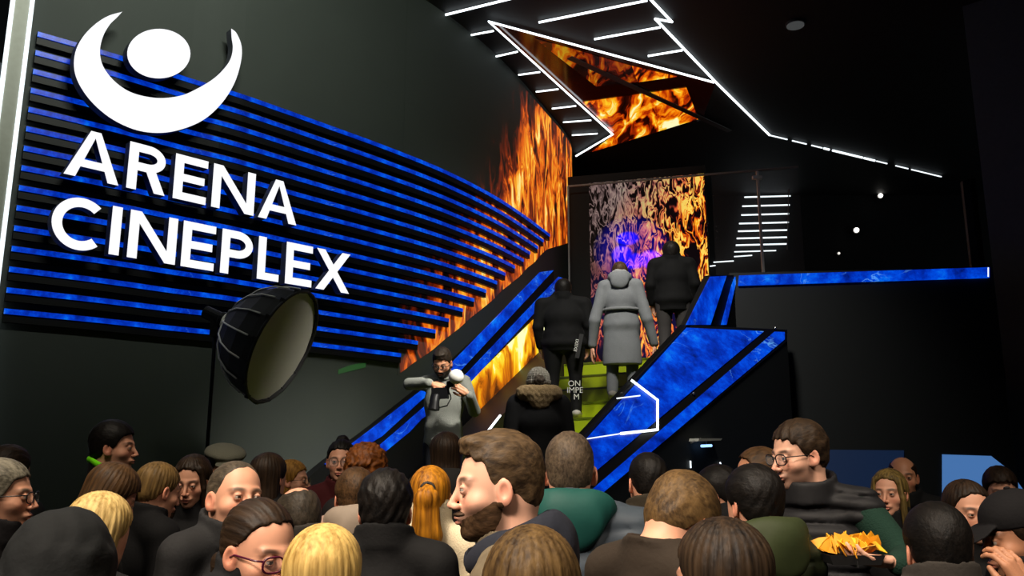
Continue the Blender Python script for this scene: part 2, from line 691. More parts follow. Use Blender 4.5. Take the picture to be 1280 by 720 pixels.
zA0, zA1 = 3.81, 4.2
zC0, zC1 = 3.25, 3.64
for row, z0, z1 in ((rowA, zA0, zA1), (rowC, zC0, zC1)):
    for ch, x0, x1 in row:
        tagr = 'A' if row is rowA else 'C'
        if ch in 'A':
            y0 = y1 = None
            s0 = sgn(x0, mid_y(x0, tagr) + 26)[0]
            s1 = sgn(x1, mid_y(x1, tagr) + 26)[0]
        else:
            s0 = sgn(x0, mid_y(x0, tagr))[0]
            s1 = sgn(x1, mid_y(x1, tagr))[0]
        o = letter_mesh('letter', glyph(ch, s0, s1, z0, z1, .077), sign)

# emblem: ball and crescent, traced on the sign plane
cs = [sgn(x, y) for x, y in [(159, 67), (238, 67), (198, 36), (197, 98)]]
cc = ((cs[0][0] + cs[1][0]) / 2, (cs[2][1] + cs[3][1]) / 2)
rx, ry = (cs[1][0] - cs[0][0]) / 2, (cs[2][1] - cs[3][1]) / 2
letter_mesh('emblem_ball', [[sgn(198.5 + 39.5 * math.cos(R(t)), 67 - 31 * math.sin(R(t))) for t in range(0, 360, 8)]], sign)
def spline(pts, k=5):
    out = []
    n = len(pts)
    for i in range(n - 1):
        p = [Vector(pts[max(0, min(n - 1, i + d))]) for d in (-1, 0, 1, 2)]
        for j in range(k):
            t = j / k
            out.append(tuple(.5 * ((2 * p[1]) + (p[2] - p[0]) * t + (2 * p[0] - 5 * p[1] + 4 * p[2] - p[3]) * t * t + (3 * p[1] - p[0] - 3 * p[2] + p[3]) * t ** 3)))
    out.append(tuple(pts[-1]))
    return out


outer = [(152, 15), (135, 20), (118, 31), (103, 47), (94, 66), (93, 88), (101, 109), (118, 131), (142, 150), (172, 163), (203, 166), (232, 160), (257, 148), (278, 128), (293, 104), (301, 78), (302, 58), (296, 42), (289.5, 36)]
inner = [(153, 14.5), (146, 22), (137, 31), (129, 45), (125, 62), (127, 78), (134, 91), (146, 104), (163, 115), (184, 121), (205, 122.5), (228, 119), (248, 110), (266, 99), (279, 87), (288, 74), (291, 60), (289.5, 47), (289, 36)]
letter_mesh('emblem_crescent', [([sgn(*p) for p in spline(outer)], [sgn(*p) for p in spline(inner)])], sign)

# ------------------------------------------------------------------ stair geometry
AZ = R(38)
U = Vector((math.sin(AZ), math.cos(AZ), 0))
PV = Vector((math.cos(AZ), -math.sin(AZ), 0))     # to the right of the stair
SLOPE = .673
A0 = at_y(445, 555, 8.25)
A0g = Vector((A0.x, A0.y, 0))
WID = 2.54


def stair(s, p, z=0.0):
    return A0g + U * s + PV * p + UPV * z


def step_z(s):
    n = math.floor((s + 1.01) / .262) + 1
    return max(0.0, min(n, 16) * .17625)


LAND = 2.82
stairs = empty('staircase', stair(-1.01, WID / 2))
tag(stairs, 'bright green staircase climbing between two blue-edged side walls to the landing', 'staircase')
SI = Matrix.Translation(-Vector(stairs.location))
for i in range(16):
    s0 = -1.01 + .262 * i
    s1 = s0 + .262 + (.02 if i < 15 else 0)
    z1 = .17625 * (i + 1)
    m = MB().prism([stair(s0, .44, z1 - .176), stair(s1, .44, z1 - .176), stair(s1, WID - .05, z1 - .176), stair(s0, WID - .05, z1 - .176)], (0, 0, .17625))
    o = m.build('stair_step', M['green'])
    o.data.transform(SI)
    o.parent = stairs
    nb = MB().bar(stair(s0 - .004, .45, z1 - .012), stair(s0 - .004, WID - .06, z1 - .012), .008, .02).build('step_nosing', simple('nosing', (90, 102, 8), .4) if i == 0 else bpy.data.materials['nosing'])
    nb.data.transform(SI)
    nb.parent = stairs
s_top = -1.01 + .262 * 15.99
# landing
lp = [stair(s_top, 0), stair(s_top, WID), Vector((3.0, 9.4, 0)), Vector((8, 9.4, 0)), Vector((8, 16.6, 0)), Vector((1.05, 16.6, 0)), Vector((1.15, 13.5, 0)), Vector((.6, 11.6, 0))]
tag(MB().prism([v + UPV * (LAND - .3) for v in lp], (0, 0, .3)).build('floor_landing', M['floor']), kind='structure')

# ---- left side wall of the stair
LN = -PV          # plane normal (plane through A0g, containing U and up)


def on_L(px, py, off=0.0):
    return at_plane(px, py, A0g + PV * off, PV)


sideL = empty('wall_stair_left', stair(0, 0))
tag(sideL, kind='structure')
LI = Matrix.Translation(-Vector(sideL.location))


def part(mb, name, mat, parent, uvf=None):
    o = mb.build(name, mat)
    o.data.transform(Matrix.Translation(-Vector(parent.location)))
    o.parent = parent
    if uvf:
        lay = o.data.uv_layers.new(name='UVMap')
        for l in o.data.loops:
            v = o.data.vertices[l.vertex_index].co + Vector(parent.location)
            lay.data[l.index].uv = uvf(v)
    return o


def suv(v):
    d = v - A0g
    return (d.dot(U), v.z)


top_edge = [on_L(*p) for p in [(380, 603), (407, 580), (460, 540), (568, 454), (694, 336)]]
foot = [Vector((top_edge[-1].x, top_edge[-1].y, 0)), Vector((top_edge[0].x, top_edge[0].y, 0))]
part(MB().prism([v - PV * .02 for v in top_edge + foot], -PV * .1), 'wall_body', M['black'], sideL)
st1 = [(407, 580), (460, 540), (525, 490), (566, 453), (676, 340), (692, 338), (578, 461), (527, 500), (478, 545), (442, 567), (418, 586)]
st2 = [(475, 557), (495, 540), (527, 512), (584, 467), (699, 346), (707, 349), (588, 478), (527, 524), (512, 540), (479, 567)]
part(MB().prism([on_L(*p) for p in st1], -PV * .019), 'blue_light_panel', M['blue'], sideL)
part(MB().prism([on_L(*p) for p in st2], -PV * .019), 'blue_light_panel', M['blue'], sideL)


def side_fade(N, L, uv):
    sp = N.new('ShaderNodeSeparateXYZ')
    L.new(uv, sp.inputs[0])
    k = math_node(N, L, 'MULTIPLY_ADD', sp.outputs[0], -.673)
    L.new(sp.outputs[1], k.node.inputs[2])
    k = math_node(N, L, 'MULTIPLY_ADD', k, 1.0)
    k.node.inputs[2].default_value = 0
    k2 = math_node(N, L, 'MULTIPLY_ADD', sp.outputs[0], .42)
    L.new(k, k2.node.inputs[2])
    a = N.new('ShaderNodeMapRange')
    L.new(k2, a.inputs[0])
    a.inputs[1].default_value = 1.32
    a.inputs[2].default_value = 2.25
    return a.outputs[0]


fl2, *_ = flame_mat('side_flames', 1.5, 1.05, [(0, (0, 0, 0)), (.25, (90, 40, 2)), (.5, (210, 110, 5)), (.7, (250, 180, 15)), (.9, (255, 235, 60)), (1, (255, 255, 190))], seed=9.1, bright=1.42, fade=side_fade, stretch=.3)
part(MB().prism([on_L(*p) for p in [(584, 482), (683, 384), (706, 355), (706, 470), (640, 520), (590, 510)]], -PV * .018), 'flame_screen', fl2, sideL, suv)
M['brown'] = simple('dark_brown_panel', (30, 24, 18), .5, noise=.15)
ledge = [stair(-1.25, .43, 0), stair(-1.25, .43, .10), stair(-.9, .43, .32 + .68 - .673 * .9), stair(3.25, .43, .32 + .68 + .673 * 3.25), stair(3.25, .43, 0)]
part(MB().prism(ledge, -PV * .42), 'inner_ledge', M['brown'], sideL)
lp_ = lambda x, y: at_plane(x, y, A0g + PV * .445, PV)
part(MB().bar(lp_(606, 544), lp_(625.5, 519), .018, .018), 'light_tube', M['tube'], sideL)

# ---- right side wall: inner slab along the stair plus a flared lit slope
RP0 = A0g + PV * WID


def on_R(px, py):
    return at_plane(px, py, RP0, PV)


sideR = empty('wall_stair_right', stair(0, WID))
tag(sideR, kind='structure')
inner_top = [on_R(*p) for p in [(655, 625), (722, 543), (850, 408), (880, 345), (911, 345)]]
foot = [Vector((inner_top[-1].x, inner_top[-1].y, 0)), Vector((inner_top[0].x, inner_top[0].y, 0))]
part(MB().prism(inner_top + foot, PV * .07), 'wall_body', M['black'], sideR)
OFFN = RP0 + PV * .075


def on_R2(px, py):
    return at_plane(px, py, OFFN, PV)


part(MB().prism([on_R2(*p) for p in [(857, 406), (887, 346), (907, 345), (887, 406)]], PV * .012), 'blue_light_panel', M['blue'], sideR)
part(MB().prism([on_R2(*p) for p in [(901, 406), (914, 357), (918, 346), (922, 346), (918, 357), (907, 406)]], PV * .012), 'blue_light_panel', M['blue'], sideR)
# flared slope plane
A1, A2 = on_R2(733, 548), on_R2(856, 410)
A3 = at_y(981, 415, 8.75)
FN = (A2 - A1).cross(A3 - A1).normalized()
if FN.dot(CAM - A1) < 0:
    FN = -FN


def on_S(px, py, off=0.0):
    return at_plane(px, py, A1 + FN * off, FN)


body = [(722, 543), (850, 406), (984, 412), (984, 426), (665, 690), (665, 600)]
part(MB().prism([on_S(*p, -.012) for p in body], -FN * .08), 'slope_slab', M['black'], sideR)
part(MB().prism([on_S(*p) for p in [(858, 409.5), (955, 414), (690, 634), (690, 592), (733, 548)]], -FN * .011), 'blue_light_panel', M['blue'], sideR)
part(MB().prism([on_S(*p) for p in [(968, 414.5), (981, 415), (981, 424), (700, 661), (690, 655)]], -FN * .011), 'blue_light_panel', M['blue'], sideR)
lt = [(789, 475), (822, 500), (822, 537), (776, 542)]  # ceiling lines mirrored in the panel, imitated by glowing rods
part(MB().tube([on_S(*p, .012) for p in lt], .011, 8), 'light_tube', M['tube'], sideR)
part(MB().tube([on_S(776, 542, .012), on_S(734, 548.5, .012)], .005, 6), 'light_tube', M['tube_dim'], sideR)
part(MB().tube([on_S(771, 498, .012), on_S(800, 494.5, .012)], .006, 6), 'light_tube', M['tube_dim'], sideR)
for p in ((777, 492), (867, 492), (969, 410)):
    part(MB().sphere(on_S(*p, .0), .014, 8, 6), 'bolt', M['metal'], sideR)
# skirt under the flare
e1, e2 = on_S(984, 426, -.02), on_S(665, 690, -.02)
part(MB().prism([e1, e2, Vector((e2.x, e2.y, 0)), Vector((e1.x, e1.y, 0))], (-.05, .04, 0)), 'skirt_panel', M['wall_dark'], sideR)

# ---- wall under the upper floor with its blue-lit parapet
W0 = on_R2(918, 350)
az = R(96)
WD = Vector((math.sin(az), math.cos(az), 0))
WN = Vector((-WD.y, WD.x, 0))
if WN.y > 0:
    WN = -WN


def on_W(px, py, off=0.0):
    return at_plane(px, py, W0 + WN * off, WN)


w1, w2 = on_W(912, 343), on_W(1240, 332)
w2.z = w1.z = (w1.z + w2.z) / 2
zb = on_W(1100, 563).z
wall_lo = [Vector((w1.x, w1.y, 0)), Vector((w2.x, w2.y, 0))]
tag(MB().prism([w1, w2, wall_lo[1], wall_lo[0]], -WN * .15).build('wall_under_landing', M['wall_dark']), kind='structure')
par = empty('parapet_mounted_light_strip', on_W(918, 350))
tag(par, 'long horizontal glowing blue strip along the parapet of the upper floor', 'light strip')
part(MB().prism([on_W(*p, .03) for p in [(924, 344.3), (1237, 334), (1237, 347), (923, 356.8)]], -WN * .028), 'blue_light_panel', M['blue'], par)
part(MB().prism([on_W(*p, .032) for p in [(1234.5, 334.5), (1236, 334.5), (1236, 346), (1234.5, 346)]], -WN * .002 + WN * .004), 'white_end_light', M['tube_dim'], par)
# blue-lit openings low in that wall
bw = led('blue_window_glow', (72, 118, 178), .9)
bwd = led('blue_window_dim', (8, 36, 72), .55)
tag(MB().prism([on_W(*p, .012) for p in [(1178, 568), (1239, 570), (1262, 588), (1279, 612), (1279, 760), (1178, 760)]], -WN * .01).build('window_1', bw), kind='structure')
tag(MB().prism([on_W(*p, .012) for p in [(1026, 562), (1130, 563), (1130, 760), (1026, 760)]], -WN * .01).build('window_2', bwd), kind='structure')

# small lit things on the dark panel under the slope
KD = Vector((e2.x - e1.x, e2.y - e1.y, 0)).normalized()
KN = Vector((KD.y, -KD.x, 0))
if KN.y > 0:
    KN = -KN


def on_K(px, py, off=0.0):
    return at_plane(px, py, e1 + KN * off, KN)


lamp = empty('wall_mounted_bracket_lamp', on_K(888, 549, .1))
tag(lamp, 'small pale bracket lamp with a blue-white glow under the flared stair wall', 'lamp')
part(MB().prism([on_K(*p, .10) for p in [(874, 548), (903, 548), (901, 550.5), (873, 551.5)]], -KN * .095), 'bracket', simple('lamp_grey', (190, 190, 180), .4), lamp)
part(MB().tube([on_K(864, 553, .06), on_K(876, 549, .06)], .010, 8), 'swivel_arm', simple('arm_grey', (150, 150, 145), .4), lamp)
part(MB().tube([on_K(877, 557.5, .06), on_K(889, 557, .06)], .012, 10), 'lit_tube', led('lamp_blue_white', (150, 195, 255), 1.8), lamp)
part(MB().bar(on_K(883, 552, .05), on_K(883, 557, .05), .01, .01), 'lamp_hanger', M['metal'], lamp)
for a, b, nm in (((863, 576), (863.5, 585), 'upright'), ((900, 578), (903, 585), 'slanting')):
    o = MB().tube([on_K(*a, .012), on_K(*b, .012)], .007, 8).build('wall_mounted_light_tube', M['tube_dim'])
    tag(o, f'tiny {nm} white light line low on the dark wall beneath the bracket lamp', 'light tube')

# ------------------------------------------------------------------ portal, screen, glass front
G0 = at_y(850, 300, 12.2)
G0.z = 0
gaz = R(105)
GD = Vector((math.sin(gaz), math.cos(gaz), 0))
GN = Vector((GD.y, -GD.x, 0))
if GN.y > 0:
    GN = -GN


def on_G(px, py, off=0.0):
    return at_plane(px, py, G0 + GN * off, GN)


scr = empty('flame_screen_wall', on_G(808, 440, -.25))
tag(scr, 'tall video screen at the stair head showing fine flames with blue glow in the middle', 'screen')
c0, c1 = on_G(736, 226, -.25), on_G(880, 221, -.25)
zt = on_G(808, 223, -.25).z
zb_ = LAND


def guv(v):
    return ((v - c0).dot(GD), v.z - zb_)


def screen_fade(N, L, uv):
    sp = N.new('ShaderNodeSeparateXYZ')
    L.new(uv, sp.inputs[0])
    a = N.new('ShaderNodeMapRange')
    L.new(sp.outputs[0], a.inputs[0])
    a.inputs[1].default_value = -.3
    a.inputs[2].default_value = 1.5
    a.inputs[3].default_value = .5
    a.inputs[4].default_value = 1.25
    return a.outputs[0]


sm, nt, N_, L_, v_, col_, tc_ = flame_mat('screen_flames', 3.3, 1.0, [(0, (8, 2, 6)), (.2, (60, 14, 12)), (.42, (165, 45, 15)), (.66, (240, 100, 8)), (.9, (255, 170, 30)), (1, (255, 215, 90))], kind='thin', seed=4.4, bright=1.1, fade=screen_fade, stretch=.36)
b_ = nt.nodes['Principled BSDF']
b_.inputs['Specular IOR Level'].default_value = 0.1
b_.inputs['Roughness'].default_value = .6
# greyish-violet upper left and blue blobs
sp_ = N_.new('ShaderNodeSeparateXYZ')
L_.new(tc_.outputs['UV'], sp_.inputs[0])
wS = (c1 - c0).dot(GD)
hS = zt - zb_
gx = math_node(N_, L_, 'DIVIDE', sp_.outputs[0], wS)
gy = math_node(N_, L_, 'DIVIDE', sp_.outputs[1], hS)
t1 = math_node(N_, L_, 'SUBTRACT', math_node(N_, L_, 'MULTIPLY', gy, 1.5), math_node(N_, L_, 'MULTIPLY', gx, 1.4))
t1 = math_node(N_, L_, 'MULTIPLY', t1, 1.0, True)
mx = N_.new('ShaderNodeMix')
mx.data_type = 'RGBA'
hs = N_.new('ShaderNodeHueSaturation')
hs.inputs['Saturation'].default_value = .4
hs.inputs['Value'].default_value = .3
L_.new(col_, hs.inputs['Color'])
L_.new(t1, mx.inputs[0])
L_.new(col_, mx.inputs[6])
L_.new(hs.outputs[0], mx.inputs[7])
prev = mx.outputs[2]
blob = None
for (bx, by, rx_, ry_, st_) in ((.33, .70, .10, .035, 1.0), (.28, .62, .09, .05, 1), (.38, .585, .10, .04, 1), (.52, .59, .10, .045, 1), (.36, .64, .30, .16, .14), (.45, .35, .5, .3, .03)):
    dx = math_node(N_, L_, 'DIVIDE', math_node(N_, L_, 'SUBTRACT', gx, bx), rx_)
    dy = math_node(N_, L_, 'DIVIDE', math_node(N_, L_, 'SUBTRACT', gy, by), ry_)
    d2 = math_node(N_, L_, 'ADD', math_node(N_, L_, 'MULTIPLY', dx, dx), math_node(N_, L_, 'MULTIPLY', dy, dy))
    e = math_node(N_, L_, 'MULTIPLY', math_node(N_, L_, 'MULTIPLY', math_node(N_, L_, 'SUBTRACT', 1.3, d2, True), 1.4, True), st_)
    blob = e if blob is None else math_node(N_, L_, 'MAXIMUM', blob, e)
mb_ = N_.new('ShaderNodeMix')
mb_.data_type = 'RGBA'
mb_.blend_type = 'ADD'
L_.new(blob, mb_.inputs[0])
L_.new(prev, mb_.inputs[6])
mb_.inputs[7].default_value = lin((10, 10, 255))
L_.new(mb_.outputs[2], b_.inputs['Emission Color'])
quad = [Vector((c0.x, c0.y, zb_)), Vector((c1.x, c1.y, zb_)), Vector((c1.x, c1.y, zt)), Vector((c0.x, c0.y, zt))]
part(MB().prism(quad, -GN * .04), 'screen_face', sm, scr, guv)
q2 = [Vector((c0.x, c0.y, zb_)) - GD * .35 - GN * .045, Vector((c1.x, c1.y, zb_)) + GD * .02 - GN * .045, Vector((c1.x, c1.y, zt + .15)) + GD * .02 - GN * .045, Vector((c0.x, c0.y, zt + .15)) - GD * .35 - GN * .045]
part(MB().prism(q2, -GN * .1), 'screen_housing', M['black'], scr)

glass = empty('glass_front', on_G(950, 330))
glass.location.z = LAND
tag(glass, 'thin metal rail and posts of the glass front beside the flame screen', 'glass partition')
steel = simple('dull_steel', (120, 122, 124), .5)
bright_steel = simple('bright_steel', (215, 220, 225), .4)
r0, r1 = on_G(710, 233), on_G(998, 208.5)
part(MB().bar(r0, r1, .03, .025), 'top_rail', steel, glass)
for px, py in ((710, 233),):
    a = on_G(px, py)
    part(MB().bar(a, Vector((a.x, a.y, LAND)), .025, .025), 'post', steel, glass)
a = on_G(946.5, 214)
part(MB().bar(a, Vector((a.x, a.y, LAND)), .035, .035), 'post', bright_steel, glass)
part(MB().box(on_G(946.5, 222), (.14, .06, .05)), 'bracket', bright_steel, glass)
part(MB().bar(on_G(986, 236), on_G(984, 312), .015, .015), 'post', steel, glass)
gm, nt, b, N, L = new_mat('clear_glass')
b.inputs['Base Color'].default_value = (.8, .85, .9, 1)
b.inputs['Roughness'].default_value = .02
b.inputs['Alpha'].default_value = .025
b.inputs['Specular IOR Level'].default_value = .2
a, b2 = on_G(889, 219), on_G(997, 209)
part(MB().prism([a, b2, Vector((b2.x, b2.y, LAND)), Vector((a.x, a.y, LAND))], -GN * .01), 'glass_pane', gm, glass)

# tube reflections imitated by a ladder of glowing rods on the far wall
lad = [(233, 933, 995), (245.7, 930.7, 988), (257, 928, 987), (268, 926.7, 986), (278.7, 924, 985.7), (288.3, 922.7, 984.7), (297.3, 921, 984), (305.7, 920, 983), (314, 918, 970), (320, 917.7, 940), (327, 892, 917), (332.7, 881.7, 894.3)]
for i, (y, x0, x1) in enumerate(lad):
    a, b = at_y(x0, y + .8, 16.45), at_y(x1, y - .8, 16.45)
    o = MB().tube([a, b], .016 if i < 8 else .012, 8).build('wall_mounted_light_tube', M['tube_dim'])
    tag(o, f'horizontal white tube in the ladder-like row on the far wall, {"topmost" if i == 0 else ORD[i] + " from the top"}', 'light tube', 'ladder of light tubes on the far wall')
for i, (x, y, r) in enumerate([(1070, 288, .05), (1100, 245, .045), (1048, 317, .025)]):  # spotlight reflections imitated by small glowing balls
    p = at_y(x, y, 16.5)
    e = empty('wall_mounted_spot_lamp', p)
    tag(e, ['brightest small white spot lamp on the dark far wall, middle of three', 'small white spot lamp on the dark far wall, highest of three', 'faint small spot lamp on the dark far wall, lowest of three'][i], 'spot lamp')
    MB().tube([(0, .08, 0), (0, -.02, 0)], r * 1.4, 12).build('lamp_housing', M['metal'], e)
    MB().sphere((0, -.03, 0), r, 12, 8).build('lamp_bulb', led('spot_bulb', (255, 250, 240), 3.0 if i < 2 else 1), e)

# standing grey banner and post at the parapet's far end
bn = empty('standing_panel', on_W(1203, 330, -.5))
bn.location.z = LAND
tag(bn, 'narrow dark upright panel standing on the upper floor near the pier', 'panel')
a, b = on_W(1203, 226, -.5), on_W(1212, 224, -.5)
b_lo, a_lo = Vector((b.x, b.y, LAND)), Vector((a.x, a.y, LAND))
part(MB().prism([a, b, b_lo, a_lo], WN * -.06), 'panel_board', simple('panel_grey', (48, 50, 54), .4), bn)
part(MB().bar(b + WD * .03, b_lo + WD * .03, .03, .05), 'panel_frame', M['black'], bn)

# ------------------------------------------------------------------ ceiling: light tubes, glossy triangle with painted flame reflections
ZC = H - .03


def ctube(pts, label, r=.014, mat='tube', name='ceiling_light_tube', group='light tubes on the ceiling'):
    o = MB().tube([at_z(x, y, ZC) for x, y in pts], r, 8).build(name, M[mat])
    tag(o, label, 'light tube', group)
    return o


ctube([(557, 18.5), (652, -5)], 'white ceiling light tube at the upper edge, beside the top of the sign wall')
ctube([(673.5, 28), (809, .6)], 'longest straight white ceiling light tube, leading up to the zigzag corner')
ctube([(813, -1), (840, 27.5), (819, 23.5), (897, 105), (962, 169)], 'white zigzag light line that bends down to the far corner of the ceiling', .016)
ctube([(743, 49), (825.5, 34.1)], 'white ceiling light tube ending at the zigzag line, middle length of its row')
ctube([(810, 70), (853, 62.8)], 'shortest white ceiling light tube touching the zigzag line')
tri = empty('ceiling_flame_panel', at_z(760, 100, ZC))
tag(tri, 'glossy triangular ceiling panel outlined in white light, flames glowing across it', 'ceiling panel')
part(MB().tube([at_z(*p, ZC - .03) for p in [(892.5, 103), (611, 27), (766, 168), (720, 195)]], .015, 8), 'light_outline', M['tube'], tri)
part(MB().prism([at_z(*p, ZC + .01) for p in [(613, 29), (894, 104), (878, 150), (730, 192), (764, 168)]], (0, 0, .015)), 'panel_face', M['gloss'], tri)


def cuv(v):
    return (v.x, v.y * .8)


fl3, *_ = flame_mat('ceiling_flames', 1.3, 1.0, FIRE, seed=6.2, bright=1.28, lean=.5)  # flames mirrored in the ceiling, put in as emission
fl4, *_ = flame_mat('ceiling_flames_dim', 1.2, .45, FIRE, seed=1.2, bright=1.1, lean=.5)
part(MB().prism([at_z(*p, ZC) for p in [(728, 128), (858, 110), (873, 149), (740, 190), (768, 168)]], (0, 0, .006)), 'flame_screen', fl3, tri, cuv)
part(MB().prism([at_z(*p, ZC) for p in [(790, 83), (846, 96), (797, 103)]], (0, 0, .006)), 'flame_screen', fl3, tri, cuv)
part(MB().prism([at_z(*p, ZC) for p in [(668, 48), (790, 83), (797, 103), (745, 108)]], (0, 0, .006)), 'flame_screen', fl4, tri, cuv)
part(MB().bar(at_z(712, 72, ZC - .01), at_z(912, 164, ZC - .01), .09, .015), 'joint_bar', simple('joint_grey', (60, 55, 55), .5), tri)
sh = [((589, 43.8), (617, 38.6)), ((620, 70.6), (647, 64.6)), ((648, 93.7), (675, 90)), ((670, 114.8), (698, 111.4)), ((690, 135.8), (720, 132.4)), ((704, 152.9), (739, 150.3)), ((715, 169), (747, 167))]
for i, (a, b) in enumerate(sh):
    wh = 'nearest one' if i == 0 else ('farthest one' if i == 6 else ORD[i] + ' from the sign')
    ctube([a, b], f'short white ceiling tube between sign wall and flame panel, {wh}', .012)
# broken line of light on the far ceiling edge
segs = [(0, .10), (.13, .21), (.24, .30), (.31, .34), (.36, .53), (.54, .60), (.61, .67), (.72, .79), (.81, .98)]
e = empty('ceiling_mounted_light_line', at_z(1070, 195, ZC))
tag(e, 'thin broken white line of light running from the zigzag corner towards the pier', 'light line')
for t0, t1 in segs:
    pts = [(962 + 219 * t, 169 + 53 * t) for t in (t0, t1)]
    part(MB().tube([at_z(x, y, ZC) for x, y in pts], .02 if .3 < t0 < .6 else .012, 8), 'light_tube', M['tube_dim'], e)
dl = empty('ceiling_downlight', at_z(994, 29, H))
tag(dl, 'round unlit grey downlight alone on the dark ceiling', 'downlight')
MB().tube([(0, 0, 0), (0, 0, -.03)], .12, 24).build('lamp_ring', M['metal'], dl)
MB().tube([(0, 0, -.03), (0, 0, -.04)], .105, 24).build('lamp_cover', led('cover_glow', (62, 64, 64), 1.0), dl)  # grey tone of the unlit cover put in as faint emission

# ------------------------------------------------------------------ softbox on its stand
sb = empty('studio_softbox', (0, 0, 0))
YS = 6.2
ctr = at_y(350, 432, YS)         # centre of the front diffuser
hub = at_y(283, 397, YS + .12)
# front normal: pointing right/down towards camera-right
axis = Vector((.90, -.14, -.40)).normalized()
rad = (at_y(357, 355, YS) - at_y(330, 502, YS)).length / 2
hub = ctr - axis * .47
sb.location = (hub.x - .05, hub.y, 0)
tag(sb, 'black round parabolic softbox with grey front on a light stand, before the sign wall', 'softbox')
Qr = axis.to_track_quat('Z', 'Y')
cloth = MB()
n = 16
prof = [(.05, 0), (.12, .03), (.26, .10), (.38, .2), (.46, .32), (.49, .43), (.5, .5)]
sc_ = rad / .5
vs, fs = [], []
for r_, h_ in prof:
    for k in range(n * 2):
        t = 2 * math.pi * k / (n * 2)
        rr = r_ * sc_ * (1 if k % 2 == 0 else .975)
        vs.append(hub + Qr @ Vector((rr * math.cos(t), rr * math.sin(t), h_)))
m2 = n * 2
for i in range(len(prof) - 1):
    for k in range(m2):
        fs.append((i * m2 + k, i * m2 + (k + 1) % m2, (i + 1) * m2 + (k + 1) % m2, (i + 1) * m2 + k))
shell = make_mesh('softbox_shell', vs, fs, M['cloth_black'])
shell.data.transform(Matrix.Translation(-Vector(sb.location)))
shell.parent = sb
md = shell.modifiers.new('s', 'SOLIDIFY')
md.thickness = .006
vs = [hub + Qr @ Vector((0, 0, .485))]
rings = [.16, .32, .42, .492]
for r_ in rings:
    for k in range(32):
        t = 2 * math.pi * k / 32
        vs.append(hub + Qr @ Vector((r_ * sc_ * math.cos(t), r_ * sc_ * math.sin(t), .485)))
fs = [(0, 1 + k, 1 + (k + 1) % 32) for k in range(32)]
for i in range(len(rings) - 1):
    for k in range(32):
        b = 1 + i * 32
        fs.append((b + k, b + 32 + k, b + 32 + (k + 1) % 32, b + (k + 1) % 32))
df = make_mesh('softbox_diffuser', vs, fs, M['diffuser'])
df.data.transform(Matrix.Translation(-Vector(sb.location)))
df.parent = sb
for k in range(16):
    t = 2 * math.pi * k / 16
    pts = [hub + Qr @ Vector((r_ * sc_ * 1.025 * math.cos(t), r_ * sc_ * 1.025 * math.sin(t), h_ - .004)) for r_, h_ in prof[:-1]]
    part(MB().tube(pts, .0065, 6), 'softbox_rod', M['rod'], sb)
    p = hub + Qr @ Vector((.502 * sc_ * math.cos(t), .502 * sc_ * math.sin(t), .49))
    part(MB().box(p, (.03, .03, .03), Qr.to_matrix()), 'rod_pocket', M['cloth_black'], sb)
rim = [hub + Qr @ Vector((.5 * sc_ * math.cos(2 * math.pi * k / 32), .5 * sc_ * math.sin(2 * math.pi * k / 32), .5)) for k in range(32)]
part(MB().tube(rim, .011, 8, closed=True), 'softbox_rim', M['cloth_black'], sb)
part(MB().tube([hub - axis * .2, hub - axis * .06, hub - axis * .05, hub + axis * .02], [.05, .05, .062, .062], 16), 'lamp_head', M['black'], sb)
part(MB().tube([hub - axis * .015, hub + axis * .02], .07, 20), 'speed_ring', M['rod'], sb)
base = Vector((hub.x - .05, hub.y - .0, 0))
top = hub - axis * .1 - UPV * .04
base = Vector((top.x, top.y, 0))
part(MB().tube([base + UPV * .12, top - UPV * .1], .014, 10), 'stand_pole', M['black'], sb)
part(MB().tube([base + UPV * .6, base + UPV * 1.3], .019, 10), 'stand_sleeve', M['black'], sb)
part(MB().box(top - UPV * .03, (.06, .08, .16)), 'tilt_bracket', M['black'], sb)
for k in range(3):
    t = 2.1 * k + .4
    part(MB().tube([base + UPV * .55, base + Vector((.42 * math.cos(t), .42 * math.sin(t), .012))], .011, 8), 'stand_leg', M['black'], sb)

# small glowing green decal imitating a reflection on the wall
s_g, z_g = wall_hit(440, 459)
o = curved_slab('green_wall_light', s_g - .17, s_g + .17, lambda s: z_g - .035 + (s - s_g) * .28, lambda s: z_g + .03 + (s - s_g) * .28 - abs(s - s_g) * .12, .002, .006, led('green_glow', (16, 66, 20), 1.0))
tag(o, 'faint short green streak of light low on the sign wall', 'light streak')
# ================================================================== people
f32 = np.float32


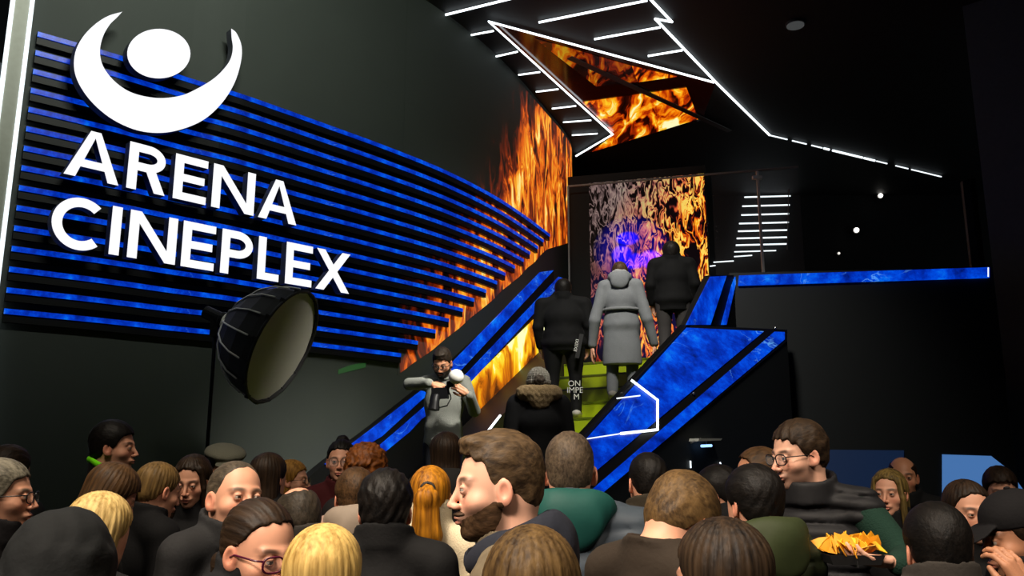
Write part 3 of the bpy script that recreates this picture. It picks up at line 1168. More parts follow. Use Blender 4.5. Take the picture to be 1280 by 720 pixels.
def surf_net(Fv, xs, ys, zs):
    ins = Fv < 0
    nx, ny, nz = Fv.shape
    cnt = np.zeros((nx - 1, ny - 1, nz - 1), np.int8)
    offs = [(i, j, k) for i in (0, 1) for j in (0, 1) for k in (0, 1)]
    for i, j, k in offs:
        cnt += ins[i:nx - 1 + i, j:ny - 1 + j, k:nz - 1 + k]
    act = (cnt > 0) & (cnt < 8)
    I, J, K = np.nonzero(act)
    n = len(I)
    if n == 0:
        return np.zeros((0, 3)), np.zeros((0, 4), int)
    cv = {o: Fv[I + o[0], J + o[1], K + o[2]] for o in offs}
    acc = np.zeros((n, 3))
    c = np.zeros(n)
    for o in offs:
        for ax in range(3):
            if o[ax] == 0:
                q = list(o)
                q[ax] = 1
                a, b = cv[o], cv[tuple(q)]
                m = (a < 0) != (b < 0)
                t = np.where(m, a / np.where(m, a - b, 1), 0)
                p = np.zeros((n, 3))
                for d in range(3):
                    p[:, d] = o[d]
                p[:, ax] = t
                acc += p * m[:, None]
                c += m
    acc /= np.maximum(c, 1)[:, None]
    V = np.empty((n, 3))
    for ax, (g, ix) in enumerate(((xs, I), (ys, J), (zs, K))):
        V[:, ax] = g[ix] + acc[:, ax] * (g[ix + 1] - g[ix])
    idx = np.full(act.shape, -1, np.int64)
    idx[I, J, K] = np.arange(n)
    Q = []
    for ax in range(3):
        a1, a2 = [(1, 2), (2, 0), (0, 1)][ax]
        sl0 = [slice(None)] * 3
        sl1 = [slice(None)] * 3
        sl0[ax] = slice(0, -1)
        sl1[ax] = slice(1, None)
        s0, s1 = ins[tuple(sl0)], ins[tuple(sl1)]
        E_ = np.argwhere(s0 != s1)
        sh = Fv.shape
        ok = (E_[:, a1] > 0) & (E_[:, a2] > 0) & (E_[:, a1] < sh[a1] - 1) & (E_[:, a2] < sh[a2] - 1)
        E_ = E_[ok]
        fl = s0[E_[:, 0], E_[:, 1], E_[:, 2]]
        qs = []
        for d1, d2 in ((-1, -1), (0, -1), (0, 0), (-1, 0)):
            e = E_.copy()
            e[:, a1] += d1
            e[:, a2] += d2
            qs.append(idx[e[:, 0], e[:, 1], e[:, 2]])
        qq = np.stack(qs, 1)
        qq[~fl] = qq[~fl][:, ::-1]
        Q.append(qq)
    Q = np.concatenate(Q)
    return V, Q[(Q >= 0).all(1)]


def np_mesh(name, V, Q, mat, parent=None, col=None, smooth=True):
    me = bpy.data.meshes.new(name)
    V = np.asarray(V, f32)
    Q = np.asarray(Q, np.int32)
    me.vertices.add(len(V))
    me.vertices.foreach_set('co', V.ravel())
    me.loops.add(Q.size)
    me.loops.foreach_set('vertex_index', Q.ravel())
    me.polygons.add(len(Q))
    me.polygons.foreach_set('loop_start', np.arange(0, Q.size, Q.shape[1], dtype=np.int32))
    me.update(calc_edges=True)
    if smooth:
        me.polygons.foreach_set('use_smooth', np.ones(len(Q), bool))
    me.materials.append(mat)
    if col is not None:
        a = me.color_attributes.new('tint', 'FLOAT_COLOR', 'POINT')
        c4 = np.ones((len(V), 4), f32)
        c4[:, :3] = col
        a.data.foreach_set('color', c4.ravel())
    return link(bpy.data.objects.new(name, me), parent)


def ell(q, c, r):
    x, y, z = q[0] - f32(c[0]), q[1] - f32(c[1]), q[2] - f32(c[2])
    k0 = np.sqrt((x / r[0]) ** 2 + (y / r[1]) ** 2 + (z / r[2]) ** 2) + 1e-6
    k1 = np.sqrt((x / r[0] ** 2) ** 2 + (y / r[1] ** 2) ** 2 + (z / r[2] ** 2) ** 2) + 1e-6
    return k0 * (k0 - 1) / k1


def cap(q, a, b, ra, rb=None, fl=(1, 1, 1)):
    """tapered capsule; fl flattens it (per-axis divisor)"""
    rb = ra if rb is None else rb
    a, b = np.array(a, float), np.array(b, float)
    d = b - a
    L2 = float(d @ d) + 1e-12
    x, y, z = q[0] - a[0], q[1] - a[1], q[2] - a[2]
    t = np.clip((x * d[0] + y * d[1] + z * d[2]) / L2, 0, 1)
    return np.sqrt(((x - t * d[0]) / fl[0]) ** 2 + ((y - t * d[1]) / fl[1]) ** 2 + ((z - t * d[2]) / fl[2]) ** 2) - (ra + (rb - ra) * t)


def smin(a, b, k):
    h = np.clip(.5 + .5 * (b - a) / k, 0, 1)
    return b + (a - b) * h - k * h * (1 - h)


def smax(a, b, k):
    return -smin(-a, -b, k)


def axis_grid(bands, lo, hi, coarse):
    """1-D grid from lo to hi: coarse spacing except inside bands [(a, b, step)]"""
    out = [lo]
    while out[-1] < hi:
        x = out[-1]
        st = coarse
        for a, b, s in bands:
            if a - 1e-9 <= x < b:
                st = min(st, s)
            elif x < a < x + st:
                st = max(a - x, s)
        out.append(x + st)
    return np.array(out)


class Vol:
    def __init__(s, xs, ys, zs):
        s.g = (xs, ys, zs)
        s.F = np.full((len(xs), len(ys), len(zs)), .5, f32)

    def sl(s, lo, hi):
        out = []
        for g, a, b in zip(s.g, lo, hi):
            i, j = np.searchsorted(g, a), np.searchsorted(g, b)
            out.append(slice(max(0, i - 1), min(len(g), j + 1)))
        return tuple(out)

    def q(s, sl):
        x, y, z = (g[k].astype(f32) for g, k in zip(s.g, sl))
        return x[:, None, None], y[None, :, None], z[None, None, :]

    def add(s, fn, lo, hi, k=.02, op='u'):
        sl = s.sl(lo, hi)
        if any(c.stop - c.start < 2 for c in sl):
            return
        d = fn(s.q(sl))
        if op == 'u':
            s.F[sl] = smin(s.F[sl], d, k)
        elif op == 's':
            s.F[sl] = smax(s.F[sl], -d, k)

    def cap(s, a, b, ra, rb=None, k=.02, fl=(1, 1, 1)):
        rb = ra if rb is None else rb
        m = max(ra, rb) * max(max(fl), 1) + k + .03
        s.add(lambda q: cap(q, a, b, ra, rb, fl), np.minimum(a, b) - m, np.maximum(a, b) + m, k)

    def ell(s, c, r, k=.02):
        c, r_ = np.array(c), np.array(r)
        s.add(lambda q: ell(q, c, r), c - r_ - k - .03, c + r_ + k + .03, k)

    def mesh(s):
        return surf_net(s.F, *s.g)


def wob(q, f, seed=0.0):
    x, y, z = q
    return (np.sin(f * x + 1.7 * seed + 1.3 * np.sin(f * .6 * z + seed)) * np.sin(f * .9 * y + 2.1 * seed) + np.sin(f * .8 * z + 1.1 * np.sin(f * .7 * x + 3 * seed)) * .7) * .5


# ------------------------------------------------------------------ head in its own frame (origin mid-head, +y face, +z up)
def head_sdf(q, fc):
    """fc: dict of face traits"""
    d = ell(q, (0, -.014, .034), (.0755, .097, .086))
    d = smin(d, ell(q, (0, .018, -.025), (.064, .072, .082)), .03)
    d = smin(d, ell(q, (0, -.045, -.02), (.058, .055, .06)), .03)
    jw = fc.get('jaw', 1.0)
    d = smin(d, ell(q, (0, .026, -.072), (.05 * jw, .056, .043)), .025)
    d = smin(d, ell(q, (0, .068, -.098), (.024 * jw, .02, .018)), .02)
    ax = np.abs(q[0])
    qa = (ax, q[1], q[2])
    if fc.get('face', True):
        d = smin(d, ell(qa, (.042, .052, -.03), (.024, .024, .022)), .02)
        d = smin(d, cap(qa, (.0, .084, .020), (.042, .072, .019), .009, .008), .014)
        d = smax(d, -ell(qa, (.031, .096, -.001), (.020, .017, .013)), .014)
        # eyelids round the eye slit
        lid = cap(qa, (.031, .0795, .0), (.031, .0795, .0), .0135)
        slit = np.maximum(np.abs(q[2] + .001) - .0035 * fc.get('open', 1.0), np.abs(ax - .031) - .012)
        d = smin(d, np.maximum(lid, -np.maximum(slit, .084 - q[1])), .004)
        n = fc.get('nose', 1.0)
        d = smin(d, cap(q, (0, .086, .010), (0, .086 + .026 * n, -.034), .0065, .0088), .012)
        d = smin(d, ell(qa, (.0105, .094 + .006 * n, -.038), (.0085, .011, .0075)), .006)
        d = smax(d, -ell(qa, (.0065, .105 + .01 * n, -.0475), (.0035, .006, .004)), .004)
        d = smin(d, ell(q, (0, .087, -.064), (.026, .014, .012)), .012)
        d = smin(d, ell(q, (0, .0965, -.0635), (.021, .0085, .0052)), .005)
        d = smin(d, ell(q, (0, .0945, -.0745), (.018, .0085, .0062)), .005)
        d = smax(d, -ell(q, (0, .105, -.0688), (.023, .011, .0018)), .003)
        d = smax(d, -ell(q, (0, .098, -.085), (.016, .008, .004)), .008)
    # ears
    ye = -.006
    e = ell(qa, (.0785 + 0, ye, -.012), (.0085, .018, .030))
    xe = (ax - (q[1] - ye) * -.35, q[1], q[2])
    e = ell(xe, (.0795, ye, -.010), (.0075, .0185, .031))
    e = smax(e, -ell(xe, (.088, ye + .002, -.006), (.008, .010, .018)), .004)
    e = smin(e, ell(xe, (.076, ye + .008, -.032), (.007, .009, .009)), .006)
    d = smin(d, e, .007)
    return d


def hair_sdf(q, st):
    """cap of hair for style st (dict)"""
    x, y, z = q
    ax = np.abs(x)
    top, side, back = st.get('top', .022), st.get('side', .010), st.get('back', .012)
    kind = st['kind']
    fr = st.get('front', top * .4)
    d = ell(q, (0, -.014 - (back - fr) / 2, .034 + top / 2 - .002), (.0755 + side, .097 + (back + fr) / 2, .086 + top / 2 + .002))
    d = smin(d, ell(q, (0, -.042, -.018), (.060 + side * .7, .058 + back * .8, .06)), .03)
    # hairline: keep what lies above zl(y)
    pts = st.get('line') or [(-.13, -.082), (-.06, -.068), (-.03, -.028), (-.005, .004), (.016, -.004), (.034, .018), (.052, .048), (.075, .068), (.13, .075)]
    zl = np.interp(np.asarray(y, float), [p[0] for p in pts], [p[1] for p in pts]).astype(f32)
    pk = st.get('peak', 0.0)
    zl = zl + f32(.0035) * np.sin(x * 210 + 60 * y) + f32(.003) * np.sin(y * 170 + 90 * x)
    zl = zl + (np.clip(y - .05, 0, .05) * 20) * pk * np.clip(1 - ax / .045, -.5, 1) * -1
    d = smax(d, zl - z, .006)
    if kind == 'ring':     # bald crown: remove the top
        d = smax(d, -ell(q, (0, .01 + st.get('bald_y', 0), .115), (.068, .112, .09)), .008)
    if st.get('quiff'):
        d = smin(d, ell(q, (0, .052, .106), (.050, .034, .017)), .02)
    if st.get('flat'):
        d = smax(d, z - (.122 + st['flat']), .02)
    if kind in ('pulled', 'pony', 'bun'):
        pass
    if kind in ('long', 'bob'):
        L = st.get('len', .3)
        w = st.get('wide', .087)
        fx = st.get('open', True)
        cz = cap(q, (0, -.03, .02), (0, -.05 - st.get('sweep', 0), -L), w, w * st.get('taper', 1.02), (1, .80, 1))
        yc = st.get('yc', .012)
        cut = y - (yc + np.clip(z, 0, 1) * .9 + np.clip(-z - .14, 0, 1) * st.get('fwd', .2))
        hollow = cap(q, (0, .02, .0), (0, .02, -.4), .060, .062, (1, 1.15, 1))
        cz = smax(cz, cut, .02)
        if st.get('hollow', True):
            cz = smax(cz, -hollow, .01)
        if st.get('locks'):      # front locks hanging beside the face
            qa = (ax, y, z)
            lk = cap(qa, (.058, .045, .075), (.075, .048, -.02), .014, .016)
            lk = smin(lk, cap(qa, (.075, .048, -.02), (.082, .045, -L * .8), .016, .018), .01)
            cz = smin(cz, lk, .015)
        d = smin(d, cz, .015)
    return d


def strand(q, mode, f=1.0, s=0.0):
    x, y, z = q
    if mode == 'down':
        a = np.arctan2(x, -(y + .02))
        return np.sin(a * 31 * f + 5 * z * f + s + .8 * np.sin(9 * z + 3 * a)) * .6 + np.sin(a * 67 * f - 9 * z + 2 * s) * .4
    if mode == 'back':
        a = np.arctan2(x, z + .03)
        return np.sin(a * 29 * f + 14 * y + s) * .6 + np.sin(a * 61 * f + 8 * y + s * 2) * .4
    if mode == 'curl':
        return np.sin(95 * x + 2.4 * np.sin(70 * z)) * np.sin(90 * y + 2 * np.sin(80 * x + s)) + np.sin(85 * z + 2.2 * np.sin(75 * y)) * .8
    return np.sin(170 * x + 40 * y + 3 * np.sin(40 * z + s)) * np.sin(70 * y - 40 * x + s) * .7 + np.sin(210 * x - 90 * z + s) * .35


# ------------------------------------------------------------------ person materials
def skin_mat():
    m, nt, b, N, L = new_mat('skin')
    at = N.new('ShaderNodeAttribute')
    at.attribute_name = 'tint'
    no = N.new('ShaderNodeTexNoise')
    no.inputs['Scale'].default_value = 25
    tc = N.new('ShaderNodeTexCoord')
    L.new(tc.outputs['Object'], no.inputs['Vector'])
    mr = N.new('ShaderNodeMapRange')
    mr.inputs[3].default_value = .9
    mr.inputs[4].default_value = 1.1
    L.new(no.outputs['Fac'], mr.inputs[0])
    vm = N.new('ShaderNodeVectorMath')
    vm.operation = 'SCALE'
    L.new(at.outputs['Color'], vm.inputs[0])
    L.new(mr.outputs[0], vm.inputs['Scale'])
    L.new(vm.outputs[0], b.inputs['Base Color'])
    b.inputs['Roughness'].default_value = .5
    b.inputs['Specular IOR Level'].default_value = .35
    return m


M['skin'] = skin_mat()
HM = {}


def hair_mat(dark, light, mode='down', rough=.55):
    key = (dark, light, mode)
    if key in HM:
        return HM[key]
    m, nt, b, N, L = new_mat('hair')
    tc = N.new('ShaderNodeTexCoord')
    mp = N.new('ShaderNodeMapping')
    mp.inputs['Scale'].default_value = {'down': (90, 90, 7), 'back': (90, 8, 90), 'curl': (60, 60, 60)}.get(mode, (150, 40, 90))
    L.new(tc.outputs['Object'], mp.inputs[0])
    n1 = N.new('ShaderNodeTexNoise')
    n1.inputs['Scale'].default_value = 1
    n1.inputs['Detail'].default_value = 3
    L.new(mp.outputs[0], n1.inputs['Vector'])
    mp2 = N.new('ShaderNodeMapping')
    mp2.inputs['Scale'].default_value = {'down': (26, 26, 3), 'back': (26, 3, 26)}.get(mode, (18, 12, 18))
    L.new(tc.outputs['Object'], mp2.inputs[0])
    n2 = N.new('ShaderNodeTexNoise')
    n2.inputs['Scale'].default_value = 1
    L.new(mp2.outputs[0], n2.inputs['Vector'])
    s = math_node(N, L, 'ADD', math_node(N, L, 'MULTIPLY', n1.outputs['Fac'], .55), math_node(N, L, 'MULTIPLY', n2.outputs['Fac'], .45))
    c = ramp(N, L, s, [(.36, dark), (.62, light)])
    L.new(c, b.inputs['Base Color'])
    b.inputs['Roughness'].default_value = rough
    b.inputs['Specular IOR Level'].default_value = .18
    bp = N.new('ShaderNodeBump')
    bp.inputs['Strength'].default_value = .7
    bp.inputs['Distance'].default_value = .003
    L.new(n1.outputs['Fac'], bp.inputs['Height'])
    L.new(bp.outputs[0], b.inputs['Normal'])
    HM[key] = m
    return m


CM = {}


def cloth(col, kind='plain'):
    key = (col, kind)
    if key in CM:
        return CM[key]
    rough, bump, ns, noise = {'plain': (.85, .3, 90, .12), 'puffer': (.62, .25, 30, .08), 'knit': (.9, .8, 160, .12), 'fur': (.95, 1.0, 120, .5), 'denim': (.8, .3, 120, .15), 'camo': (.8, .4, 18, .5)}[kind]
    m = simple('fabric_' + kind, col, rough, noise=noise, nscale=ns, bump=bump, spec=.22)
    CM[key] = m
    return m


M['eye'] = None


def eye_mat(iris=(42, 27, 16)):
    m, nt, b, N, L = new_mat('eye')
    tc = N.new('ShaderNodeTexCoord')
    sp = N.new('ShaderNodeSeparateXYZ')
    L.new(tc.outputs['Object'], sp.inputs[0])
    c = ramp(N, L, math_node(N, L, 'DIVIDE', sp.outputs[1], .0125), [(.83, (150, 140, 130)), (.86, iris), (.965, iris), (.975, (3, 3, 3))])
    c.node.color_ramp.interpolation = 'LINEAR'
    L.new(c, b.inputs['Base Color'])
    b.inputs['Roughness'].default_value = .3
    b.inputs['Specular IOR Level'].default_value = .3
    return m


M['eye'] = eye_mat()
M['frame_dark'] = simple('dark_frame', (14, 12, 14), .3)
M['frame_magenta'] = simple('magenta_frame', (70, 14, 42), .3)
M['frame_metal'] = simple('thin_frame', (90, 80, 70), .3, .8)
gl, nt, b, N, L = new_mat('lens')
b.inputs['Base Color'].default_value = (.9, .92, .95, 1)
b.inputs['Alpha'].default_value = .05
b.inputs['Roughness'].default_value = .05
M['lens'] = gl


def rotm(yaw=0, pitch=0, roll=0):
    """pitch>0: look down; yaw>0: turn left"""
    return Matrix.Rotation(R(yaw), 3, 'Z') @ Matrix.Rotation(R(-pitch), 3, 'X') @ Matrix.Rotation(R(roll), 3, 'Y')


def finger_prims(side, curl, M3, o):
    """hand skeleton: list of (a, b, ra, rb). M3 columns: x = across palm (thumb side +), y = along fingers, z = back of hand"""
    P_ = lambda x, y, z: tuple(o + M3 @ Vector((x, y, z)))
    out = [(P_(.018, .01, 0), P_(.026, .078, .0), .017, .0125), (P_(0, .01, 0), P_(.004, .082, .002), .017, .0125), (P_(-.018, .01, 0), P_(-.022, .074, .0), .015, .0115), (P_(0, -.03, 0), P_(0, .02, 0), .022, .02)]
    for i, (x, y0, ln, r_) in enumerate(((.028, .085, .072, .0092), (.009, .090, .080, .0094), (-.010, .086, .074, .0088), (-.027, .076, .058, .0078))):
        p = Vector((x, y0, 0))
        a = 0.0
        segs = (.45, .3, .25)
        cur = p
        for sgi, fr in enumerate(segs):
            a += R(curl * (.8, 1.0, .7)[sgi])
            nx_ = cur + Vector((x * .12 * fr, math.cos(a) * ln * fr, -math.sin(a) * ln * fr))
            out.append((P_(*cur), P_(*nx_), r_ * (1 - .08 * sgi), r_ * (1 - .08 * (sgi + 1))))
            cur = nx_
    t0, t1, t2, t3 = Vector((.016, .0, -.006)), Vector((.042, .03, -.014)), Vector((.052, .062, -.024)), Vector((.048, .088, -.034))
    out += [(P_(*t0), P_(*t1), .015, .0125), (P_(*t1), P_(*t2), .012, .0105), (P_(*t2), P_(*t3), .0105, .0085)]
    return out


SKIN = {'fair': (205, 150, 122), 'pale': (218, 168, 142), 'tan': (185, 130, 98)}
PEOPLE = []


def person(px, py, Y, label, yaw=0, hy=0, pitch=0, roll=0, sex='m', skin='fair', hair=None, hcol=((10, 8, 7), (30, 24, 20)), hmode='mess',
           top='coat', tcol=(14, 14, 16), tkind='plain', hood=None, hoodcol=None, collar=None, legs=(16, 17, 22), face=None, glasses=None, beard=None, stubble=0,
           floor=0.0, arms=None, hands=False, extra=None, build=1.0, fine=.0032, lean=0.0, scale=1.0, group=None, brow=1.0, coatlen=.47, hscale=None, lips=(170, 90, 80), seed=None):
    seed = (px * .37 + py * .11) % 6.28 if seed is None else seed
    rnd = random.Random(int(px * 7 + py))
    hs = (hscale or (1.0 if sex == 'm' else .95)) * scale
    w = (.165 if sex == 'm' else .145) * build
    tgt = at_y(px, py, Y)
    Rb = Matrix.Rotation(R(yaw), 3, 'Z')
    Rh = rotm(hy, pitch, roll)
    off = Rh @ Vector((0, .022, .125 * hs)) + Vector((0, lean, 0))
    # H from head height
    pz = tgt.z - floor - off.z          # pivot height
    H_ = pz + .245 * hs
    piv = Vector((0, -.012 + lean, pz))
    hc = piv + (off - Vector((0, lean, 0)))
    rootp = Vector((tgt.x, tgt.y, 0)) - (Rb @ Vector((hc.x, hc.y, 0)))
    rootp.z = floor
    shz = H_ * .834 + (hs - 1) * .1
    pelz = H_ * .52
    zsc = H_ / 1.75
    nb = Vector((0, -.02, shz + .03))
    RhT = np.array(Rh.transposed())
    hcn = np.array(hc)

    def to_head(q):
        x, y, z = q[0] - hcn[0], q[1] - hcn[1], q[2] - hcn[2]
        return tuple((RhT[i, 0] * x + RhT[i, 1] * y + RhT[i, 2] * z) / hs for i in range(3))
    fc = dict(face or {})
    fc.setdefault('face', face is not None)
    fst = fine * (1.0 if fc['face'] else 1.25)
    # arm joints (right = +x)
    A_ = {}
    for s in (1, -1):
        A_[s] = [Vector((s * (w + .005), -.01, shz - .02)), Vector((s * (w + .052), -.035, shz - .02 - .285 * zsc)), Vector((s * (w + .035), .05, shz - .02 - .53 * zsc))]
        if arms and s in arms and isinstance(arms[s], dict):
            d_ = arms[s]
            W2B = (Matrix.Translation(rootp) @ Rb.to_4x4()).inverted()
            arms = dict(arms)
            A_[s][1], A_[s][2] = W2B @ at_y(*d_['elbow']), W2B @ at_y(*d_['wrist'])
            iR = Rb.transposed()
            arms[s] = (None, None, iR @ Vector(d_['dir']), iR @ Vector(d_['back']), d_['curl'])
        elif arms and s in arms:
            A_[s][1] = Vector(arms[s][0]) + Vector((0, 0, H_))
            A_[s][2] = Vector(arms[s][1]) + Vector((0, 0, H_))
    hipx = .085 * build
    legj = {s: [Vector((s * hipx, 0, pelz - .02)), Vector((s * hipx * 1.05, .015, H_ * .28)), Vector((s * hipx * 1.1, -.02, .075)), Vector((s * hipx * 1.25, .12, .03))] for s in (1, -1)}
    hd = []
    for s in (1, -1):
        wr = A_[s][2]
        d = (A_[s][2] - A_[s][1]).normalized()
        M3 = None
        if arms and s in arms and len(arms[s]) > 2:
            yv = Vector(arms[s][2]).normalized()
            zv = Vector(arms[s][3])
            curl = arms[s][4]
        else:
            yv = (d + Vector((0, .15, -.2))).normalized()
            zv = Vector((s, 0, 0))
            curl = 22
        zv = (zv - yv * zv.dot(yv)).normalized()
        xv = yv.cross(zv)           # thumb side for the right hand with z = back of hand
        if (s == 1) == False:
            xv = -xv
        if not (arms and s in arms and len(arms[s]) > 2):
            if xv.y < 0:
                xv = -xv
        M3 = Matrix((xv, yv, zv)).transposed()
        hd.append((s, wr + yv * .035, M3, curl))
    # ---- body volume
    hb = .135 * hs
    bx, by_, bz = [(hc.x - hb, hc.x + hb, fst)], [(hc.y - hb - .01, hc.y + hb + .01, fst)], [(hc.z - .14 * hs - .02, hc.z + .14 * hs, fst)]
    xlo, xhi, ylo, yhi = -w - .14, w + .14, -.2 + min(0, lean), .24 + max(0, lean)
    if hands:
        for s, o, M3, curl in hd:
            c = o + M3 @ Vector((0, .05, -.02))
            bx.append((c.x - .075, c.x + .075, .0052))
            by_.append((c.y - .075, c.y + .075, .0052))
            bz.append((c.z - .075, c.z + .075, .0052))
            for v in (c, A_[s][1]):
                xlo, xhi = min(xlo, v.x - .12), max(xhi, v.x + .12)
                ylo, yhi = min(ylo, v.y - .12), max(yhi, v.y + .12)
    ylo, yhi = min(ylo, hc.y - .15), max(yhi, hc.y + .17)
    co = .016
    V = Vol(axis_grid(bx, xlo, xhi, co), axis_grid(by_, ylo, yhi, co), axis_grid(bz, -.02, H_ + .06, co))
    for s in (1, -1):
        a, b, c = A_[s]
        V.cap(a, b, .046 * build, .038, .02)
        V.cap(b, c, .038, .026, .015)
        j = legj[s]
        V.cap(j[0], j[1], .082 * build, .055, .03)
        V.cap(j[1], j[2], .054, .036, .02)
        V.cap(j[2] - Vector((0, 0, .03)), j[3], .036, .028, .02)
        V.cap((0, -.02, shz + .045), (s * w * .95, -.015, shz - .01), .042, .05, .03)
    V.ell((0, 0, H_ * .72), (w * .98, .108 * build, .19 * zsc), .04)
    V.ell((0, .0, H_ * .60), (w * .84, .10 * build, .15 * zsc), .04)
    V.ell((0, -.01, H_ * .53), (w * .95, .108 * build, .11 * zsc), .04)
    nr = (.060 if sex == 'm' else .049) * hs
    hb0 = hc + Rh @ Vector((0, -.028, -.05)) * hs
    V.cap(tuple(nb - Vector((0, 0, .03))), tuple(hb0), nr * 1.12, nr, .02)
    for s, o, M3, curl in hd:
        if hands:
            for a, b, ra, rb in finger_prims(s, curl, M3, o):
                V.cap(a, b, ra, rb, .004)
        else:
            V.cap(o - M3 @ Vector((0, .02, 0)), o + M3 @ Vector((0, .06, -.005)), .028, .026, .01)
            for k_ in range(4):
                V.cap(o + M3 @ Vector((.024 - .016 * k_, .07, 0)), o + M3 @ Vector((.03 - .021 * k_, .125 - .01 * abs(k_ - 1), -.03)), .0125, .011, .004)
            V.cap(o + M3 @ Vector((.01, .0, 0)), o + M3 @ Vector((.052, .06, -.02)), .013, .012, .006)
    V.add(lambda q: head_sdf(to_head(q), fc) * hs, (hc.x - hb, hc.y - hb - .02, hc.z - .15 * hs), (hc.x + hb, hc.y + hb + .02, hc.z + .15 * hs), .016)
    vv, qq = V.mesh()
    # tint
    base = np.array(lin(SKIN[skin])[:3])
    col = np.tile(base, (len(vv), 1))
    hq = to_head(tuple(vv.T))
    hx, hy_, hz = hq
    ax = np.abs(hx)
    inh = (np.abs(hz) < .15) & (ax < .11)

    def blend(mask, c):
        nonlocal col
        m = np.clip(mask, 0, 1)[:, None]
        col = col * (1 - m) + np.array(c) * m
    red = base * np.array([1.0, .62, .58])
    blend(inh * .45 * np.exp(-(((ax - .042) / .02) ** 2 + ((hz + .032) / .018) ** 2)) * (hy_ > .03), red)
    blend(inh * .5 * np.exp(-((ax / .012) ** 2 + ((hz + .036) / .014) ** 2)) * (hy_ > .09), red)
    blend(inh * .5 * (ax > .074) * (np.abs(hz + .01) < .035), red)
    if fc['face']:
        lipm = np.exp(-((ax / .021) ** 4 + ((hz + .069) / .0085) ** 4)) * (hy_ > .084)
        blend(inh * lipm * .85, lin(lips)[:3])
        bc = np.array(lin(hcol[0])[:3]) * 1.2
        barc = .0245 - .15 * np.maximum(ax - .035, 0) + .1 * np.minimum(ax - .035, 0)
        brm = np.exp(-(((ax - .033) / .021) ** 4 + ((hz - barc) / .0058) ** 4)) * (hy_ > .05)  # brows, widened to take in painted brow shadow
        blend(inh * brm * .9 * brow, bc)
        blend(inh * .8 * np.exp(-(((ax - .031) / .014) ** 4 + ((hz - .0045) / .0022) ** 2)) * (hy_ > .078), base * .12)
        blend(inh * .5 * np.exp(-(((ax - .031) / .019) ** 2 + ((hz + .0) / .011) ** 2)) * (hy_ > .055), base * np.array([.5, .42, .4]))  # shade of the eye sockets painted into the skin colour
    if stubble:
        zone = np.clip((-.028 - hz - np.clip(hy_ - .055, 0, 1) * .3) / .02, 0, 1) * np.clip((hy_ + .02) / .02, 0, 1) * (1 - .8 * np.exp(-((ax / .022) ** 4 + ((hz + .069) / .010) ** 4)))
        must = np.exp(-((ax / .026) ** 4 + ((hz + .053) / .007) ** 4)) * (hy_ > .07)
        blend(inh * np.maximum(zone * np.clip((hz + .135) / .02, 0, 1), must) * stubble, np.array(lin(hcol[0])[:3]) * 1.3)
    body = np_mesh('person', vv, qq, M['skin'], None, col)
    body.location = rootp
    body.rotation_euler = (0, 0, R(yaw))
    body['_h'] = H_
    tag(body, label, 'person', group)
    headM = Matrix.Translation(hc) @ Rh.to_4x4() @ Matrix.Scale(hs, 4)

    def hchild(o):
        o.parent = body
        o.matrix_local = headM
        return o
    # ---- hair
    if hair:
        st = dict(hair)
        L_ = st.get('len', .1)
        hf = max(.0034, fst * 1.0)
        zlo = -.1 if st['kind'] not in ('long', 'bob', 'pony') else -L_ - .12
        g = Vol(np.arange(-.14, .14, hf), np.arange(-.25 if st['kind'] == 'pony' else -.19, .14, hf), np.arange(zlo, .19, hf * (1 if zlo > -.2 else 1.5)))
        sl = (slice(None),) * 3
        q = g.q(sl)
        amp = st.get('amp', .0017 if hmode in ('down', 'back') else .0013)
        d = hair_sdf(q, st)
        if st['kind'] in ('pony', 'bun'):
            if st['kind'] == 'pony':
                ph = st.get('ph', .03)
                p0_, p1_, p2_, p3_ = (0, -.118, ph), (0, -.15, ph - .03), (0, -.14, ph - L_ * .5), (0, -.115, ph - L_)
                pr = st.get('pr', .03)
                t = smin(cap(q, p0_, p1_, pr * .6, pr, (1, 1, 1)), cap(q, p1_, p2_, pr, pr * 1.25, (1.15, .8, 1)), .02)
                t = smin(t, cap(q, p2_, p3_, pr * 1.25, pr * .7, (1.15, .8, 1)), .02)
                t = t + f32(.0018) * np.sin(q[0] * 260 + 9 * q[2])
                d = smin(d, t, .012)
            else:
                d = smin(d, ell(q, (0, -.075, .125), (.04, .04, .035)), .01)
        d = d + f32(amp) * strand(q, hmode, 1, seed)
        g.F = d.astype(f32)
        hv, hq_ = surf_net(g.F, *g.g)
        if len(hv):
            hchild(np_mesh('hair', hv, hq_, hair_mat(hcol[0], hcol[1], hmode)))
        if st['kind'] == 'pony':
            o = MB().tube([(.026 * math.cos(t * .524), -.123, st.get('ph', .03) + .026 * math.sin(t * .524)) for t in range(12)], .007, 8, closed=True).build('hair_band', M['cloth_black'])
            hchild(o)
    if beard:
        hf = fst
        g = Vol(np.arange(-.1, .1, hf), np.arange(-.06, .15, hf), np.arange(-.16, .04, hf))
        q = g.q((slice(None),) * 3)
        axx = np.abs(q[0])
        line = -.022 - np.clip(q[1] - .02, 0, 1) * beard.get('slope', .45)
        d = head_sdf(q, fc) - f32(beard.get('t', .006) + .002) * np.clip((line - q[2]) / .022, 0, 1).astype(f32) + f32(.0012)
        d = smax(d, q[2] - line, .008)
        d = smax(d, -.004 - q[1] + np.clip(-q[2] - .09, 0, 1) * -.5, .006)
        d = smax(d, -ell(q, (0, .1, -.069), (.022, .03, .0095)), .005)
        m_ = ell(q, (0, .088, -.055), (.03, .02, .0065))
        d = smin(d, smax(m_, head_sdf(q, fc) - .005, .003), .006)
        d = d + f32(beard.get('amp', .0009)) * np.sin(300 * q[2] + 200 * axx) * np.sin(280 * q[0] + 90 * q[1])
        g.F = d.astype(f32)
        hv, hq_ = surf_net(g.F, *g.g)
        hchild(np_mesh('beard', hv, hq_, hair_mat(beard['col'][0], beard['col'][1], 'mess')))
